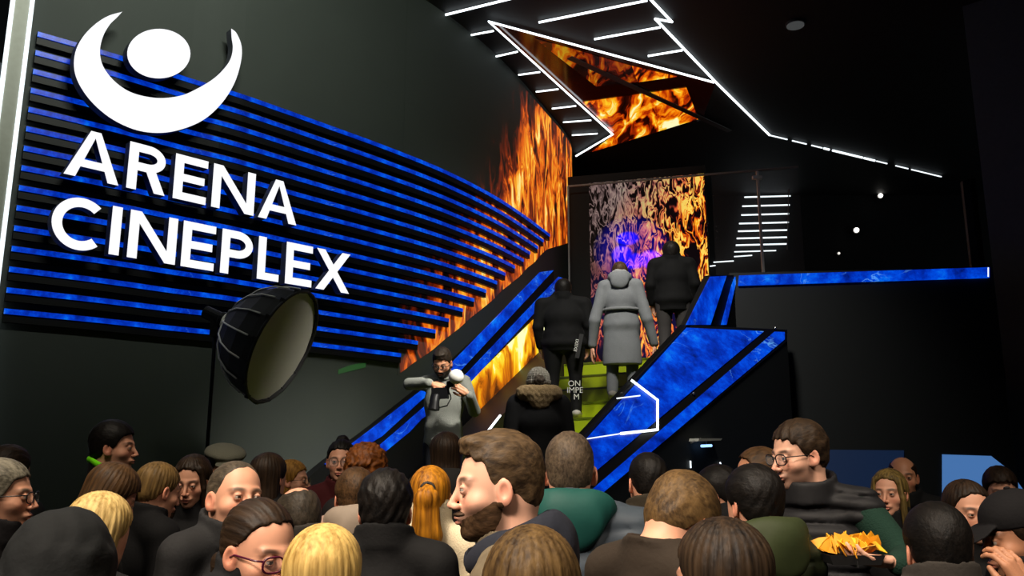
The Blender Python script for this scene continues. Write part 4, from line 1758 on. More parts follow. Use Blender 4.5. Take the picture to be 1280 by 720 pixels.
    if fc['face']:
        for s in (1, -1):
            e = MB().sphere((0, 0, 0), .0122, 14, 10).build('eye', M['eye'], smooth=True)
            e.parent = body
            e.matrix_local = headM @ Matrix.Translation((s * .031, .0795, -.001)) @ Matrix.Rotation(R(fc.get('gaze', 0)), 4, 'Z')
    if glasses:
        gm = M['frame_' + glasses.get('m', 'dark')]
        gr = glasses.get('r', .0022)
        gw, gh = glasses.get('w', .0265), glasses.get('h', .019)
        yg = .1045
        mb_ = MB()
        for s in (1, -1):
            rim = []
            for k_ in range(20):
                t = 2 * math.pi * k_ / 20
                cx, cz = math.cos(t), math.sin(t)
                pw = .7
                rim.append((s * .0335 + gw * math.copysign(abs(cx) ** pw, cx), yg - .006 * abs(cx) * (1 if cx * s > 0 else 0), -.003 + gh * math.copysign(abs(cz) ** pw, cz)))
            mb_.tube(rim, gr, 6, closed=True)
            mb_.tube([(s * .059, yg - .006, .006), (s * .074, .085, .006), (s * .080, .01, .002), (s * .079, -.015, -.012)], gr * .9, 6)
        mb_.tube([(-.009, yg, .002), (0, yg + .003, .005), (.009, yg, .002)], gr, 6)
        go = hchild(mb_.build('glasses', gm, smooth=True))
        for s in (1, -1):
            le = MB().prism([(s * .0335 + (gw - .001) * math.cos(t * .524), yg - .002, -.003 + (gh - .001) * math.sin(t * .524)) for t in range(12)], (0, .001, 0)).build('lens', M['lens'])
            le.parent = go
    # ---- clothes
    step = .0095 if Y < 4.5 else .012
    tk = {'coat': .02, 'puffer': .034, 'sweater': .013, 'vest': .013, 'hoodie': .018, 'longcoat': .022}[top]
    hem = H_ * coatlen
    if top == 'longcoat':
        hem = H_ * .24
    yl, yh = min(ylo, -.26), max(yhi, .22)
    G = Vol(np.arange(xlo - .05, xhi + .05, step), np.arange(yl, yh, step), np.arange(hem - .03, H_ - .08, step))

    def arm_cloth(G, t):
        for s in (1, -1):
            a, b, c = A_[s]
            c2 = c - (c - b).normalized() * .01
            G.cap(a, b, .05 * build + t * .8, .043 + t * .75, .02)
            G.cap(b, c2, .043 + t * .75, .034 + t * .55, .015)

    def torso_cloth(G, t):
        for s in (1, -1):
            G.cap((0, -.02, shz + .045), (s * w * .95, -.015, shz - .012), .042 + t * .7, .052 + t, .03)
        G.cap((0, -.025, shz - .06), (0, -.012, shz + .06), nr * 1.15 + t * .7, nr * 1.1 + t * .6, .03)
        G.ell((0, 0, H_ * .72), (w * .98 + t, .108 * build + t, .19 * zsc + t), .05)
        G.ell((0, .0, H_ * .60), (w * .90 + t, .106 * build + t, .15 * zsc + t), .05)
        G.ell((0, -.01, H_ * .53), (w * .98 + t, .115 * build + t, .12 * zsc), .05)
        if top == 'longcoat':
            G.cap((0, -.01, H_ * .55), (0, -.01, H_ * .26), w * .95 + t, w * 1.12 + t, .04, (1, .72, 1))
        else:
            G.cap((0, -.01, H_ * .53), (0, -.01, hem), w * .80 + t, w * .82 + t, .04, (1, .68, 1))
    torso_cloth(G, tk)
    if top != 'vest':
        arm_cloth(G, tk)
    else:
        for s in (1, -1):
            G.cap(A_[s][0], A_[s][0].lerp(A_[s][1], .03), .05 * build + tk * 1.3, .05 + tk * 1.1, .02)
    q = G.q((slice(None),) * 3)
    if tkind == 'puffer':
        per = .052 if top == 'vest' else .062
        zz = q[2] + .012 * np.sin(7 * q[0] + seed)
        G.F = G.F - f32(.022 if top == 'vest' else .013) * (np.abs(np.sin(np.pi * zz / per)) ** .5 - .5) + f32(.002) * wob(q, 60, seed)
    else:
        G.F = G.F + f32(.0045) * wob(q, 26, seed) + f32(.0016) * wob(q, 70, seed + 1)
    G.F = np.maximum(G.F, hem - q[2])
    # neck opening
    nkr = nr * 1.12 + .012
    ncut = cap(q, (0, -.005, shz + .05 + nkr), (0, .01, shz + .5), nkr, nkr + .012)
    G.F = smax(G.F, -ncut, .008)
    cs = collar if collar is not None else ('stand' if top in ('coat', 'puffer', 'longcoat', 'vest') else 'crew')
    if cs == 'stand' or cs == 'high':
        hh = .026 if cs == 'stand' else .06
        ring = np.abs(np.sqrt((q[0]) ** 2 + ((q[1] + .005) * 1.0) ** 2) - (nkr + .011)) - f32(.009 if top != 'puffer' else .013)
        zc_ = shz + .03 - .35 * np.clip(q[1], -.1, .12) * .8
        ring = smax(ring, np.abs(q[2] - (zc_ + .018 + hh / 2)) - (hh + .018), .012)
        G.F = smin(G.F, ring.astype(f32), .012)
    else:
        tor = np.sqrt((np.sqrt(q[0] ** 2 + (q[1] + .002) ** 2) - (nkr + .004)) ** 2 + (q[2] - (shz + .045 - q[1] * .5)) ** 2) - f32(.009)
        G.F = smin(G.F, tor.astype(f32), .01)
    cv_, cq = surf_net(G.F, *G.g)
    names_ = {'coat': 'coat', 'puffer': 'puffer_jacket', 'sweater': 'sweater', 'vest': 'padded_vest', 'hoodie': 'hooded_jacket', 'longcoat': 'long_coat'}
    jk = np_mesh(names_[top], cv_, cq, cloth(tcol, tkind), body)
    if top == 'vest':
        G2 = Vol(np.arange(xlo - .05, xhi + .05, step), np.arange(yl, yh, step), np.arange(min(hem, A_[1][2].z - .1, A_[-1][2].z - .1), H_ - .1, step))
        arm_cloth(G2, .014)
        q2 = G2.q((slice(None),) * 3)
        G2.F = G2.F + f32(.004) * wob(q2, 34, seed)
        sv, sq = surf_net(G2.F, *G2.g)
        np_mesh('sweater_sleeves', sv, sq, cloth(extra['sleeve'], 'knit'), body)
    if hood:
        hcx = Vector((0, -.035, shz + .07))
        G3 = Vol(np.arange(-.24, .24, .0065), np.arange(-.26, .2, .0065), np.arange(shz - .14, shz + .24, .0065))
        q3 = G3.q((slice(None),) * 3)
        if hood in ('down', 'fur'):
            Rr = .088 + (.012 if top == 'puffer' else 0)
            rr = np.sqrt((q3[0] / 1.1) ** 2 + (q3[1] + .02) ** 2)
            thick = .027 + .018 * np.clip(-(q3[1] + .02) / .09, 0, 1)
            zmid = shz + .062 - .42 * np.clip(q3[1] + .02, -.07, .15) - .02 * np.clip(-(q3[1]) / .1, 0, 1)
            d = np.sqrt((rr - Rr) ** 2 + ((q3[2] - zmid) / 1.35) ** 2) - thick
            d = smin(d, ell(q3, (0, -.13, shz + .015), (.092, .034, .075)), .04)
            if hood == 'fur':
                d = smin(d, cap(q3, (-.13, -.09, shz + .075), (.13, -.09, shz + .075), .058, .058), .04)
            d = smax(d, -cap(q3, (0, -.0, shz), (0, .02, shz + .5), nkr + .002, nkr + .03), .02)
            d = d + .004 * wob(q3, 40, seed) + (f32(.005) * wob(q3, 160, seed) if hood == 'fur' else 0)
        G3.F = d.astype(f32)
        v3, f3 = surf_net(G3.F, *G3.g)
        np_mesh('hood' if hood == 'down' else 'fur_hood_trim', v3, f3, cloth(hoodcol or tcol, 'fur' if hood == 'fur' else (tkind if tkind != 'camo' else 'plain')), body)
    # trousers and shoes
    T_ = Vol(np.arange(-w - .08, w + .08, .014), np.arange(-.2, .2, .014), np.arange(.04, pelz + .12, .018))
    for s in (1, -1):
        j = legj[s]
        T_.cap(j[0], j[1], .088 * build, .066, .02)
        T_.cap(j[1], j[2], .066, .058, .02)
    T_.ell((0, -.01, H_ * .53), (w * .97, .116 * build, .1), .03)
    tv, tq = T_.mesh()
    np_mesh('trousers', tv, tq, cloth(legs, 'denim'), body)
    for s in (1, -1):
        j = legj[s]
        S_ = Vol(np.arange(j[3].x - .07, j[3].x + .07, .009), np.arange(-.14, .24, .009), np.arange(-.02, .14, .009))
        S_.cap((j[2].x, -.035, .05), (j[3].x, .14, .036), .047, .040, .01, (1, 1, 1))
        S_.cap((j[2].x, -.03, .06), (j[2].x, -.03, .11), .045, .045, .01)
        S_.F = np.maximum(S_.F, .002 - S_.q((slice(None),) * 3)[2])
        sv, sq = S_.mesh()
        np_mesh('shoe', sv, sq, (cloth(extra['shoes'], 'plain') if extra and 'shoes' in extra else M['cloth_black']), body)
    info = dict(o=body, H=H_, hc=hc, Rh=Rh, hs=hs, shz=shz, w=w, A=A_, hd=hd, headM=headM, hchild=hchild, rootM=Matrix.Translation(rootp) @ Rb.to_4x4(), legj=legj, root=rootp)
    PEOPLE.append((rootp.x, rootp.y, yaw, label))
    return info
# ================================================================== the crowd
BLK = ((7, 6, 6), (20, 16, 13))
DBR = ((20, 13, 8), (48, 34, 22))
BRN = ((36, 24, 13), (84, 60, 36))
LBR = ((62, 46, 24), (120, 94, 54))
BLO = ((128, 100, 46), (214, 184, 120))
GIN = ((92, 52, 8), (180, 118, 24))
GRY = ((70, 66, 56), (140, 134, 118))
AUB = ((58, 27, 8), (118, 66, 22))
S_ = lambda **k: dict(kind='short', **k)
CROWD = [
    dict(px=2, py=621, Y=3.0, yaw=-78, skin='fair', hair=S_(top=.02, side=.012), hcol=GRY, face={'gaze': 0}, glasses=dict(m='dark'), top='coat', tcol=(22, 20, 22),
         label='grey-haired person in glasses looking right, half cut off by the picture edge'),
    dict(px=12, py=592, Y=4.1, yaw=-20, hair=S_(top=.025, side=.015), hcol=DBR, top='coat', tcol=(12, 12, 15),
         label='dark-haired person in a black coat standing behind the grey-haired person in glasses'),
    dict(px=143, py=560, Y=4.3, yaw=-62, hy=-22, hair=S_(top=.03, side=.014, back=.016), hcol=BLK, face={}, top='coat', tcol=(22, 22, 22), stubble=.3, extra={'neon': 1},
         label='black-haired man in profile with a neon green collar in front of the dark wall'),
    dict(px=139, py=623, Y=3.45, sex='f', yaw=-50, pitch=26, hair=dict(kind='bob', top=.026, side=.024, back=.02, len=.14, wide=.10, taper=.9), hcol=BRN, hmode='down', face={}, top='coat', tcol=(18, 17, 17),
         label='woman with long dark brown hair bending her head, just behind the light blonde'),
    dict(px=125, py=669, Y=2.65, sex='f', yaw=-25, pitch=12, hair=dict(kind='long', top=.016, side=.014, len=.33, wide=.097), hcol=BLO, hmode='down', top='coat', tcol=(14, 14, 16),
         label='light blonde woman seen from behind, next to the padded black hood'),
    dict(px=78, py=728, Y=2.1, yaw=-12, pitch=8, hair=S_(), top='puffer', tkind='plain', tcol=(20, 21, 22), extra={'hoodup': (20, 22, 23)}, scale=.98,
         label='person with a padded black hood pulled up in the lower corner'),
    dict(px=198, py=614, Y=3.75, sex='f', yaw=-38, pitch=14, hair=dict(kind='pony', top=.01, side=.008, len=.16, pr=.02, ph=-.02), hcol=LBR, hmode='down', face={}, top='coat', tcol=(10, 10, 12), extra={'scarf': (170, 140, 90)},
         label='woman with light brown tied-back hair and black jacket, turned away'),
    dict(px=240, py=602, Y=4.1, sex='f', yaw=-178, hy=0, pitch=14, hair=dict(kind='long', top=.014, side=.012, len=.2, locks=True, peak=-.02, line=[(-.13, -.07), (-.06, -.06), (-.03, -.028), (-.005, .01), (.016, .015), (.034, .03), (.052, .055), (.075, .078), (.13, .09)]), hcol=DBR, hmode='down', face={'open': .8}, top='coat', tcol=(18, 18, 20),
         label='young woman facing the camera with long parted brown hair and dark jacket'),
    dict(px=279, py=591, Y=4.5, yaw=-150, pitch=16, hair=S_(top=.004, side=.008), hcol=GRY, face={}, top='coat', tcol=(16, 17, 18), extra={'flatcap': (104, 104, 94)},
         label='person in a grey flat cap behind the balding man'),
    dict(px=294, py=624, Y=2.75, yaw=-130, hy=-6, pitch=-6, roll=-4, hair=S_(top=.002, side=.003, back=.004, line=[(-.13, -.082), (-.06, -.06), (-.03, -.02), (-.005, .0), (.016, .0), (.03, .03), (.045, .075), (.06, .1), (.13, .13)]), hcol=((48, 42, 34), (84, 74, 60)), face={'jaw': 1.12, 'nose': 1.05, 'open': .8}, stubble=.35, top='coat', tcol=(30, 30, 31), skin='fair', lips=(176, 100, 92),
         label='man with receding cropped hair looking up to the right, dark grey jacket'),
    dict(px=325, py=690, Y=2.08, sex='f', yaw=-128, pitch=10, hair=dict(kind='pony', top=.008, side=.006, len=.2, pr=.022, ph=-.03, line=[(-.13, -.07), (-.06, -.06), (-.03, -.028), (-.005, .01), (.016, .03), (.034, .055), (.052, .078), (.075, .092), (.13, .1)]), hcol=DBR, hmode='back', face={'nose': 1.1, 'open': .75}, glasses=dict(m='magenta', r=.0027), top='coat', tcol=(12, 12, 14), skin='fair', hscale=.96,
         label='woman with dark magenta-framed glasses and brown hair tied back'),
    dict(px=337, py=598, Y=4.3, sex='f', yaw=-25, hair=dict(kind='long', top=.016, side=.014, len=.3), hcol=DBR, hmode='down', top='coat', tcol=(14, 13, 14),
         label='woman with long straight dark brown hair seen from behind, near the dark wall'),
    dict(px=366, py=601, Y=5.25, sex='f', yaw=-95, hair=dict(kind='long', top=.016, side=.012, len=.24), hcol=((104, 70, 24), (170, 124, 56)), hmode='down', face={}, glasses=dict(m='metal', r=.0016), top='coat', tcol=(16, 14, 16),
         label='small blonde woman in thin glasses shown in profile, looking right'),
    dict(px=371, py=651, Y=3.35, yaw=42, pitch=22, hair=dict(kind='ring', top=.006, side=.008, back=.008, bald_y=.0), hcol=((30, 26, 20), (60, 52, 42)), top='coat', tcol=(44, 40, 36),
         label='balding man seen from behind with head lowered, dark hair around the crown'),
    dict(px=426, py=577, Y=4.9, sex='f', yaw=-165, hy=-8, hair=dict(kind='bun', top=.014, side=.010, line=[(-.13, -.07), (-.06, -.06), (-.03, -.028), (-.005, .01), (.016, .02), (.034, .04), (.052, .06), (.075, .074), (.13, .08)]), hcol=BLK, hmode='back', face={}, glasses=dict(m='metal', r=.0016, w=.027, h=.024), top='coat', tcol=(58, 10, 14),
         label='woman with black bun, round glasses and burgundy coat facing the camera'),
    dict(px=459, py=591, Y=4.25, sex='f', yaw=-10, hair=dict(kind='bob', top=.035, side=.03, back=.03, len=.1, wide=.105, amp=.006), hcol=AUB, hmode='curl', top='coat', tcol=(20, 18, 18),
         label='person with curly auburn hair seen from behind'),
    dict(px=443, py=623, Y=3.75, yaw=22, hair=S_(top=.022, side=.012), hcol=BRN, top='puffer', tkind='puffer', tcol=(150, 122, 110), hood='down', hoodcol=(138, 124, 110),
         label='person with short brown hair and a pinkish beige puffer jacket'),
    dict(px=482, py=640, Y=2.9, yaw=3, hair=S_(top=.032, side=.016, back=.014, amp=.003), hcol=BLK, top='coat', tcol=(13, 13, 14), build=1.05,
         label='black-haired man in a black coat seen from behind, left of the ginger ponytail'),
    dict(px=538, py=622, Y=3.3, sex='f', yaw=0, hair=dict(kind='pony', top=.008, side=.007, len=.34, pr=.041, ph=.035, amp=.0012), hcol=GIN, hmode='down', top='coat', tcol=(205, 190, 160), tkind='knit', collar='high',
         label='woman with a long ginger ponytail and cream jacket seen from behind'),
    dict(px=557, py=570, Y=4.7, sex='f', yaw=8, hair=dict(kind='bob', top=.02, side=.018, len=.12), hcol=DBR, hmode='down', top='hoodie', hood='down', tcol=(18, 17, 17), hoodcol=(34, 33, 32),
         label='brown-haired person in dark hooded jacket below the photographer'),
    dict(px=622, py=609, scale=.97, Y=1.96, yaw=84, hy=14, pitch=3, hair=S_(top=.016, side=.003, back=.005, line=[(-.13, -.082), (-.06, -.068), (-.03, -.028), (-.005, .004), (.010, -.004), (.022, .018), (.034, .048), (.052, .068), (.075, .08), (.13, .085)], quiff=True, front=.014, amp=.0022), hcol=((38, 28, 18), (86, 68, 46)), face={'nose': .95, 'jaw': 1.06, 'open': .75}, beard=dict(col=((40, 28, 18), (84, 62, 42)), t=.0014, slope=.55, amp=.0003), stubble=.8, top='hoodie', hood='down', tcol=(96, 86, 68), tkind='camo', hoodcol=(30, 33, 42), skin='pale',
         fine=.0026, label='bearded young man in left profile with swept-up brown hair, large in the crowd'),
    dict(px=712, py=591, Y=2.75, yaw=-4, hair=S_(top=.012, side=.003, back=.004, amp=.001), hcol=((46, 38, 30), (86, 73, 58)), top='puffer', tkind='puffer', hood='down', hoodcol=(18, 66, 60), tcol=(52, 60, 68), skin='fair', build=1.22,
         label='man with buzzed hair, teal hood and slate padded jacket seen from behind'),
    dict(px=666, py=747, Y=1.62, sex='f', yaw=-6, hair=dict(kind='long', top=.018, side=.016, len=.25, wide=.094), hcol=((44, 31, 17), (100, 78, 46)), hmode='down', top='coat', tcol=(30, 26, 22),
         label='top of a brown-haired head at the bottom edge below the bearded man'),
    dict(px=809, py=604, Y=3.65, yaw=14, hair=S_(top=.010, side=.004, back=.005), hcol=BLK, top='coat', tcol=(44, 38, 28), skin='fair',
         label='man with cropped black hair and olive-brown coat seen from behind, beside the blue slope'),
    dict(px=852, py=656, Y=2.3, yaw=-52, pitch=42, hair=S_(top=.024, side=.014, back=.014, line=[(-.13, -.082), (-.06, -.068), (-.03, -.028), (-.005, .004), (.016, -.004), (.034, .018), (.052, .04), (.075, .05), (.13, .055)]), hcol=((50, 36, 20), (100, 77, 46)), face={}, collar='crew', top='coat', tcol=(42, 34, 26),
         label='light brown-haired person bowing the head deeply, in a dark brown coat'),
    dict(px=900, py=730, Y=1.78, sex='f', yaw=38, hair=dict(kind='long', top=.02, side=.016, len=.3, wide=.092, yc=.0), hcol=((18, 13, 10), (58, 44, 30)), hmode='down', face={}, top='coat', tcol=(16, 15, 15),
         label='woman with long dark brown hair at the bottom edge, turned from the camera'),
    dict(px=897, py=619, Y=3.95, yaw=62, pitch=18, hair=S_(top=.022, side=.014), hcol=BLK, face={}, top='coat', tcol=(14, 14, 16),
         label='black-haired person with lowered head beneath the bracket lamp'),
    dict(px=949, py=599, Y=3.75, yaw=84, pitch=14, hair=S_(top=.018, side=.014, line=[(-.13, -.082), (-.06, -.068), (-.03, -.028), (-.005, .004), (.012, .0), (.022, .05), (.034, .095), (.05, .11), (.13, .13)]), hcol=BRN, face={}, top='coat', tcol=(24, 22, 20), skin='tan',
         label='brown-haired man with high forehead facing left, behind the olive hood'),
    dict(px=940, py=631, Y=2.95, yaw=26, hair=S_(top=.026, side=.016, back=.014), hcol=BLK, top='puffer', tkind='puffer', tcol=(38, 44, 26), hood='down', hoodcol=(46, 54, 30), extra={'scarf': (92, 14, 34)},
         label='black-haired person in an olive padded jacket with hood and burgundy collar'),
    dict(px=998, py=569, Y=3.15, yaw=150, hy=-42, pitch=8, hair=S_(top=.020, side=.012, back=.014, amp=.0026), hcol=((26, 18, 12), (58, 44, 30)), face={'nose': 1.1}, stubble=.6, glasses=dict(m='dark'), top='vest', tkind='puffer', tcol=(26, 26, 28), extra={'sleeve': (20, 46, 36)}, collar='stand', build=1.08, hands=True,
         arms={-1: dict(elbow=(1134, 700, 2.98), wrist=(1124, 704, 2.80), dir=(-.95, -.15, .12), back=(0, -.35, -1), curl=22)}, skin='pale',
         label='tall man with glasses in black padded vest and green sleeves holding nachos'),
    dict(px=1112, py=617, Y=4.4, sex='f', yaw=150, hy=-8, hair=dict(kind='long', top=.014, side=.012, len=.26, locks=True, yc=.02, peak=-.02, line=[(-.13, -.07), (-.06, -.06), (-.03, -.028), (-.005, .01), (.016, .015), (.034, .03), (.052, .055), (.075, .078), (.13, .09)]), hcol=((40, 30, 16), (120, 100, 52)), hmode='down', face={}, top='coat', tcol=(14, 14, 14),
         label='woman with long brown hair turning blonde, in front of the balding man'),
    dict(px=1129, py=597, Y=5.2, yaw=156, hair=dict(kind='ring', top=.005, side=.006, back=.006), hcol=DBR, face={}, stubble=.4, top='coat', tcol=(14, 16, 18), skin='tan',
         label='bald-topped man with dark side hair in front of the wall'),
    dict(px=1171, py=690, Y=2.45, yaw=-4, hair=S_(top=.026, side=.010, back=.010), hcol=BLK, top='coat', tcol=(54, 50, 46), build=1.0,
         label='man with short black hair and grey-brown jacket seen from behind, before the turtleneck woman'),
    dict(px=1211, py=640, Y=3.35, sex='f', yaw=-160, hy=-22, pitch=4, hair=dict(kind='long', top=.010, side=.010, len=.2, peak=-.022, line=[(-.13, -.07), (-.06, -.06), (-.03, -.028), (-.005, .01), (.016, .015), (.034, .03), (.052, .055), (.075, .078), (.13, .09)]), hcol=DBR, hmode='down', face={'nose': 1.1, 'open': .85}, top='sweater', collar='high', tcol=(10, 10, 11), skin='fair',
         label='woman in black turtleneck with dark centre-parted hair looking aside'),
    dict(px=1251, py=614, Y=4.8, yaw=150, pitch=10, hair=S_(top=.026, side=.012, front=.02), hcol=DBR, face={}, top='coat', tcol=(26, 26, 30), extra={'shirt': 1},
         label='dark-haired man behind the turtleneck woman, in front of the light blue window'),
    dict(px=1271, py=671, Y=2.7, yaw=86, hy=0, pitch=10, hair=S_(top=.004, side=.010, back=.012), hcol=DBR, face={'nose': 1.1}, stubble=.5, top='coat', tcol=(16, 15, 16), extra={'cap': (16, 15, 17)}, skin='tan', hands=True,
         arms={-1: dict(elbow=(1300, 800, 2.55), wrist=(1293, 752, 2.5), dir=(-.42, .1, .95), back=(.3, -1, .1), curl=40)},
         label='man in a black peaked cap holding a hand to his chin'),
    dict(px=406, py=726, Y=2.05, sex='f', yaw=-8, hair=dict(kind='long', top=.018, side=.016, len=.25, wide=.093), hcol=((130, 100, 46), (206, 174, 104)), hmode='down', top='coat', tcol=(30, 28, 26),
         label='golden blonde head seen from behind at the bottom edge'),
]
CROWD[-3]['yaw'] = 160


def radius(c, ang):
    """half extent of a body footprint in the world direction ang"""
    a = ang - R(c.get('yaw', 0))
    b = c.get('build', 1.0)
    pad = {'puffer': .03, 'vest': .02}.get(c['top'], .012)
    rx = ((.23 if c.get('sex', 'm') == 'm' else .21) * b + pad + .01)
    ry = .16 * b + pad
    return rx * ry / math.sqrt((ry * math.cos(a)) ** 2 + (rx * math.sin(a)) ** 2)


for c in CROWD:
    c['Y0'] = c['Y']
for it in range(400):
    moved = False
    for i in range(len(CROWD)):
        for j in range(i):
            a, b = CROWD[i], CROWD[j]
            pa_, pb_ = at_y(a['px'], a['py'], a['Y']), at_y(b['px'], b['py'], b['Y'])
            d = Vector((pb_.x - pa_.x, pb_.y - pa_.y))
            L__ = d.length
            ang = math.atan2(d.y, d.x)
            need = radius(a, ang) + radius(b, ang) + .01
            if L__ < need:
                lo, hi = (a, b) if a['Y'] < b['Y'] else (b, a)
                st = min(.02, (need - L__) * .5)
                lo['Y'] -= st * .45
                hi['Y'] += st * .55
                moved = True
    if not moved:
        break
if __import__('os').environ.get('DBG'):
    for c in CROWD:
        print('MOVE', round(c['Y0'], 2), round(c['Y'], 2), c['label'][:50])

INFO = []
for c in CROWD:
    k = dict(c)
    if k.get('hair') and 'top' in k['hair'] and k['hair']['top'] > .019 and k['hair']['kind'] == 'short':
        k['hair'] = dict(k['hair'], top=k['hair']['top'] - .006)
    y0 = k.pop('Y0')
    k['scale'] = k.get('scale', 1.0) * max(.88, min(1.12, k['Y'] / y0))
    INFO.append(person(**k))
# ================================================================== extra clothing and the figures on the stairs
def by(word):
    for c, i in zip(CROWD, INFO):
        if word in c['label']:
            return i
    raise KeyError(word)


def head_shell(i, fn, name, mat, lo=(-.16, -.2, -.2), hi=(.16, .2, .24), h=.004):
    g = Vol(np.arange(lo[0], hi[0], h), np.arange(lo[1], hi[1], h), np.arange(lo[2], hi[2], h))
    q = g.q((slice(None),) * 3)
    g.F = np.broadcast_to(fn(q), g.F.shape).astype(f32)
    v, f = surf_net(g.F, *g.g)
    return i['hchild'](np_mesh(name, v, f, mat))


def neck_ring(i, name, mat, r=.072, t=.018, dz=.045, tilt=.5):
    """soft ring of cloth round the neck in body space"""
    s = i['shz']
    g = Vol(np.arange(-.16, .16, .006), np.arange(-.16, .16, .006), np.arange(s - .08, s + .2, .006))
    q = g.q((slice(None),) * 3)
    rr = np.sqrt(q[0] ** 2 + (q[1] + .005) ** 2)
    d = np.sqrt((rr - r) ** 2 + ((q[2] - (s + dz - tilt * q[1])) / 1.5) ** 2) - t + .003 * wob(q, 60, 2)
    g.F = d.astype(f32)
    v, f = surf_net(g.F, *g.g)
    return np_mesh(name, v, f, mat, i['o'])


# neon collar
neck_ring(by('neon green'), 'neon_collar', cloth((120, 235, 20), 'plain'), .094, .012, .072, .6)
neck_ring(by('tied-back hair and black'), 'collar', cloth((178, 148, 92), 'plain'), .07, .012, .055, .5)
neck_ring(by('burgundy collar'), 'collar', cloth((110, 16, 40), 'plain'), .095, .02, .04, .6)
# hood pulled up
i = by('hood pulled up')


def hoodup(q):
    d = ell(q, (0, -.02, .03), (.125, .14, .145))
    d = smin(d, cap(q, (0, -.05, -.06), (0, -.08, -.22), .115, .13), .05)
    d = smax(d, -ell(q, (0, .13, -.02), (.085, .13, .12)), .02)
    return d + .005 * wob(q, 38, 3) + .004 * wob(q, 90, 5)


head_shell(i, hoodup, 'hood', cloth((22, 24, 25), 'plain'), (-.2, -.26, -.36), (.2, .2, .22), .005)
# flat cap
i = by('flat cap')


def flatcap(q):
    d = ell(q, (0, -.005, .105), (.105, .125, .042))
    d = smin(d, ell(q, (0, .115, .075), (.07, .055, .010)), .012)
    return smax(d, .062 - q[2] - .15 * np.clip(q[1], -.1, .3), .01) + .0015 * wob(q, 90, 1)


head_shell(i, flatcap, 'flat_cap', cloth((96, 96, 84), 'knit'))
# peaked cap
i = by('peaked cap')


def bcap(q):
    d = ell(q, (0, -.012, .055), (.088, .108, .09))
    d = smax(d, .035 - q[2] + .12 * np.clip(-q[1], 0, .1), .004)
    br = ell(q, (0, .125, .036 + 0), (.072, .075, .05))
    br = smax(br, np.abs(q[2] - (.052 - .9 * np.clip(q[1] - .09, 0, 1) ** 1.2 - 2.2 * q[0] ** 2)) - .0035, .002)
    br = smax(br, .07 - q[1], .003)
    return smin(d, br, .006)


head_shell(i, bcap, 'peaked_cap', cloth((17, 16, 18), 'plain'), h=.0035)
head_shell(i, lambda q: ell(q, (0, -.012, .147), (.010, .010, .005)), 'cap_button', cloth((17, 16, 18), 'plain'), (-.02, -.04, .13), (.02, .02, .17), .002)
# white shirt points
i = by('in front of the light blue window')
neck_ring(i, 'shirt_collar', cloth((200, 200, 205), 'plain'), .068, .009, .06, .6)
i = by('black bun')
neck_ring(i, 'shirt_collar', cloth((190, 160, 140), 'plain'), .062, .010, .05, .8)
i = by('holding nachos')
neck_ring(i, 'shirt_collar', cloth((170, 168, 160), 'plain'), .068, .010, .062, .3)
# ---- nachos: tray and chips, held in the man's left hand
M_chip = simple('corn_chip', (232, 158, 18), .6, noise=.25, nscale=30)
M_chip2 = simple('corn_chip_pale', (246, 190, 40), .6, noise=.2, nscale=30)
NC = at_y(1064, 692, 2.80)
tray = empty('nacho_tray', NC)
tag(tray, 'black snack tray of nachos held in front of the padded vest', 'food tray')
part_w = MB()
tw, td = .088, .05
loop = lambda a, b, z: [(-a, -b, z), (a, -b, z), (a, b, z), (-a, b, z)]
vs = loop(tw * .85, td * .85, -.03) + loop(tw, td, 0) + loop(tw * .96, td * .96, 0) + loop(tw * .82, td * .82, -.024)
fs = [(3, 2, 1, 0)] + [(r_ * 4 + k_, r_ * 4 + (k_ + 1) % 4, r_ * 4 + 4 + (k_ + 1) % 4, r_ * 4 + 4 + k_) for r_ in range(3) for k_ in range(4)] + [(12, 13, 14, 15)]
part_w.add(vs, fs).build('tray_body', M['cloth_black'], tray)
MB().box((-.0, 0, -.0225), (.003, .096, .03)).build('tray_divider', M['cloth_black'], tray)
rr_ = random.Random(5)
# one chip: a slightly curved rounded triangle
cv = []
for sgn_ in (1, -1):
    for a_, r_ in ((90, .031), (150, .02), (210, .031), (270, .02), (330, .031), (30, .02)):
        x_, y_ = r_ * math.cos(R(a_)), r_ * math.sin(R(a_))
        cv.append((x_, y_, 7 * x_ * x_ + sgn_ * .0011))
    cv.append((0, 0, sgn_ * .0011))
cf = [(6, k_, (k_ + 1) % 6) for k_ in range(6)] + [(13, 7 + (k_ + 1) % 6, 7 + k_) for k_ in range(6)] + [(k_, 7 + k_, 7 + (k_ + 1) % 6, (k_ + 1) % 6) for k_ in range(6)]
chip0 = None
pos = ['at the left end', 'left of the middle', 'in the middle', 'right of the middle', 'beside the hand']
for n_ in range(30):
    col_i, row = n_ % 10, n_ // 10
    o = make_mesh('nacho_chip', cv, cf, M_chip) if n_ in (0,) else None
    if n_ == 0:
        chip0 = o
    else:
        o = chip0.copy()
        if n_ % 3 == 0:
            o.data = o.data.copy()
            o.data.materials[0] = M_chip2
        link(o)
    x_ = -.078 + .0172 * col_i + rr_.uniform(-.006, .006)
    o.location = NC + Vector((x_, -.03 + .03 * row + rr_.uniform(-.008, .008), .014 + .016 * (row > 0) * (1 - abs(x_) * 5) + rr_.uniform(0, .014)))
    o.rotation_euler = (rr_.uniform(.5, 1.5), rr_.uniform(-.6, .6), rr_.uniform(0, 6.28))
    lay = ['front', 'middle', 'back'][row]
    tag(o, f'golden nacho chip in the {lay} row of the tray, {pos[col_i // 2]}', 'nacho chip', f'nacho chips in the {lay} row {pos[col_i // 2]}')

# ================================================================== on the stairs
def stair_floor(x, y):
    d = Vector((x, y, 0)) - A0g
    return step_z(d.dot(U) + .22)


def on_stairs(px, py, Y):
    p = at_y(px, py, Y)
    return stair_floor(p.x, p.y)


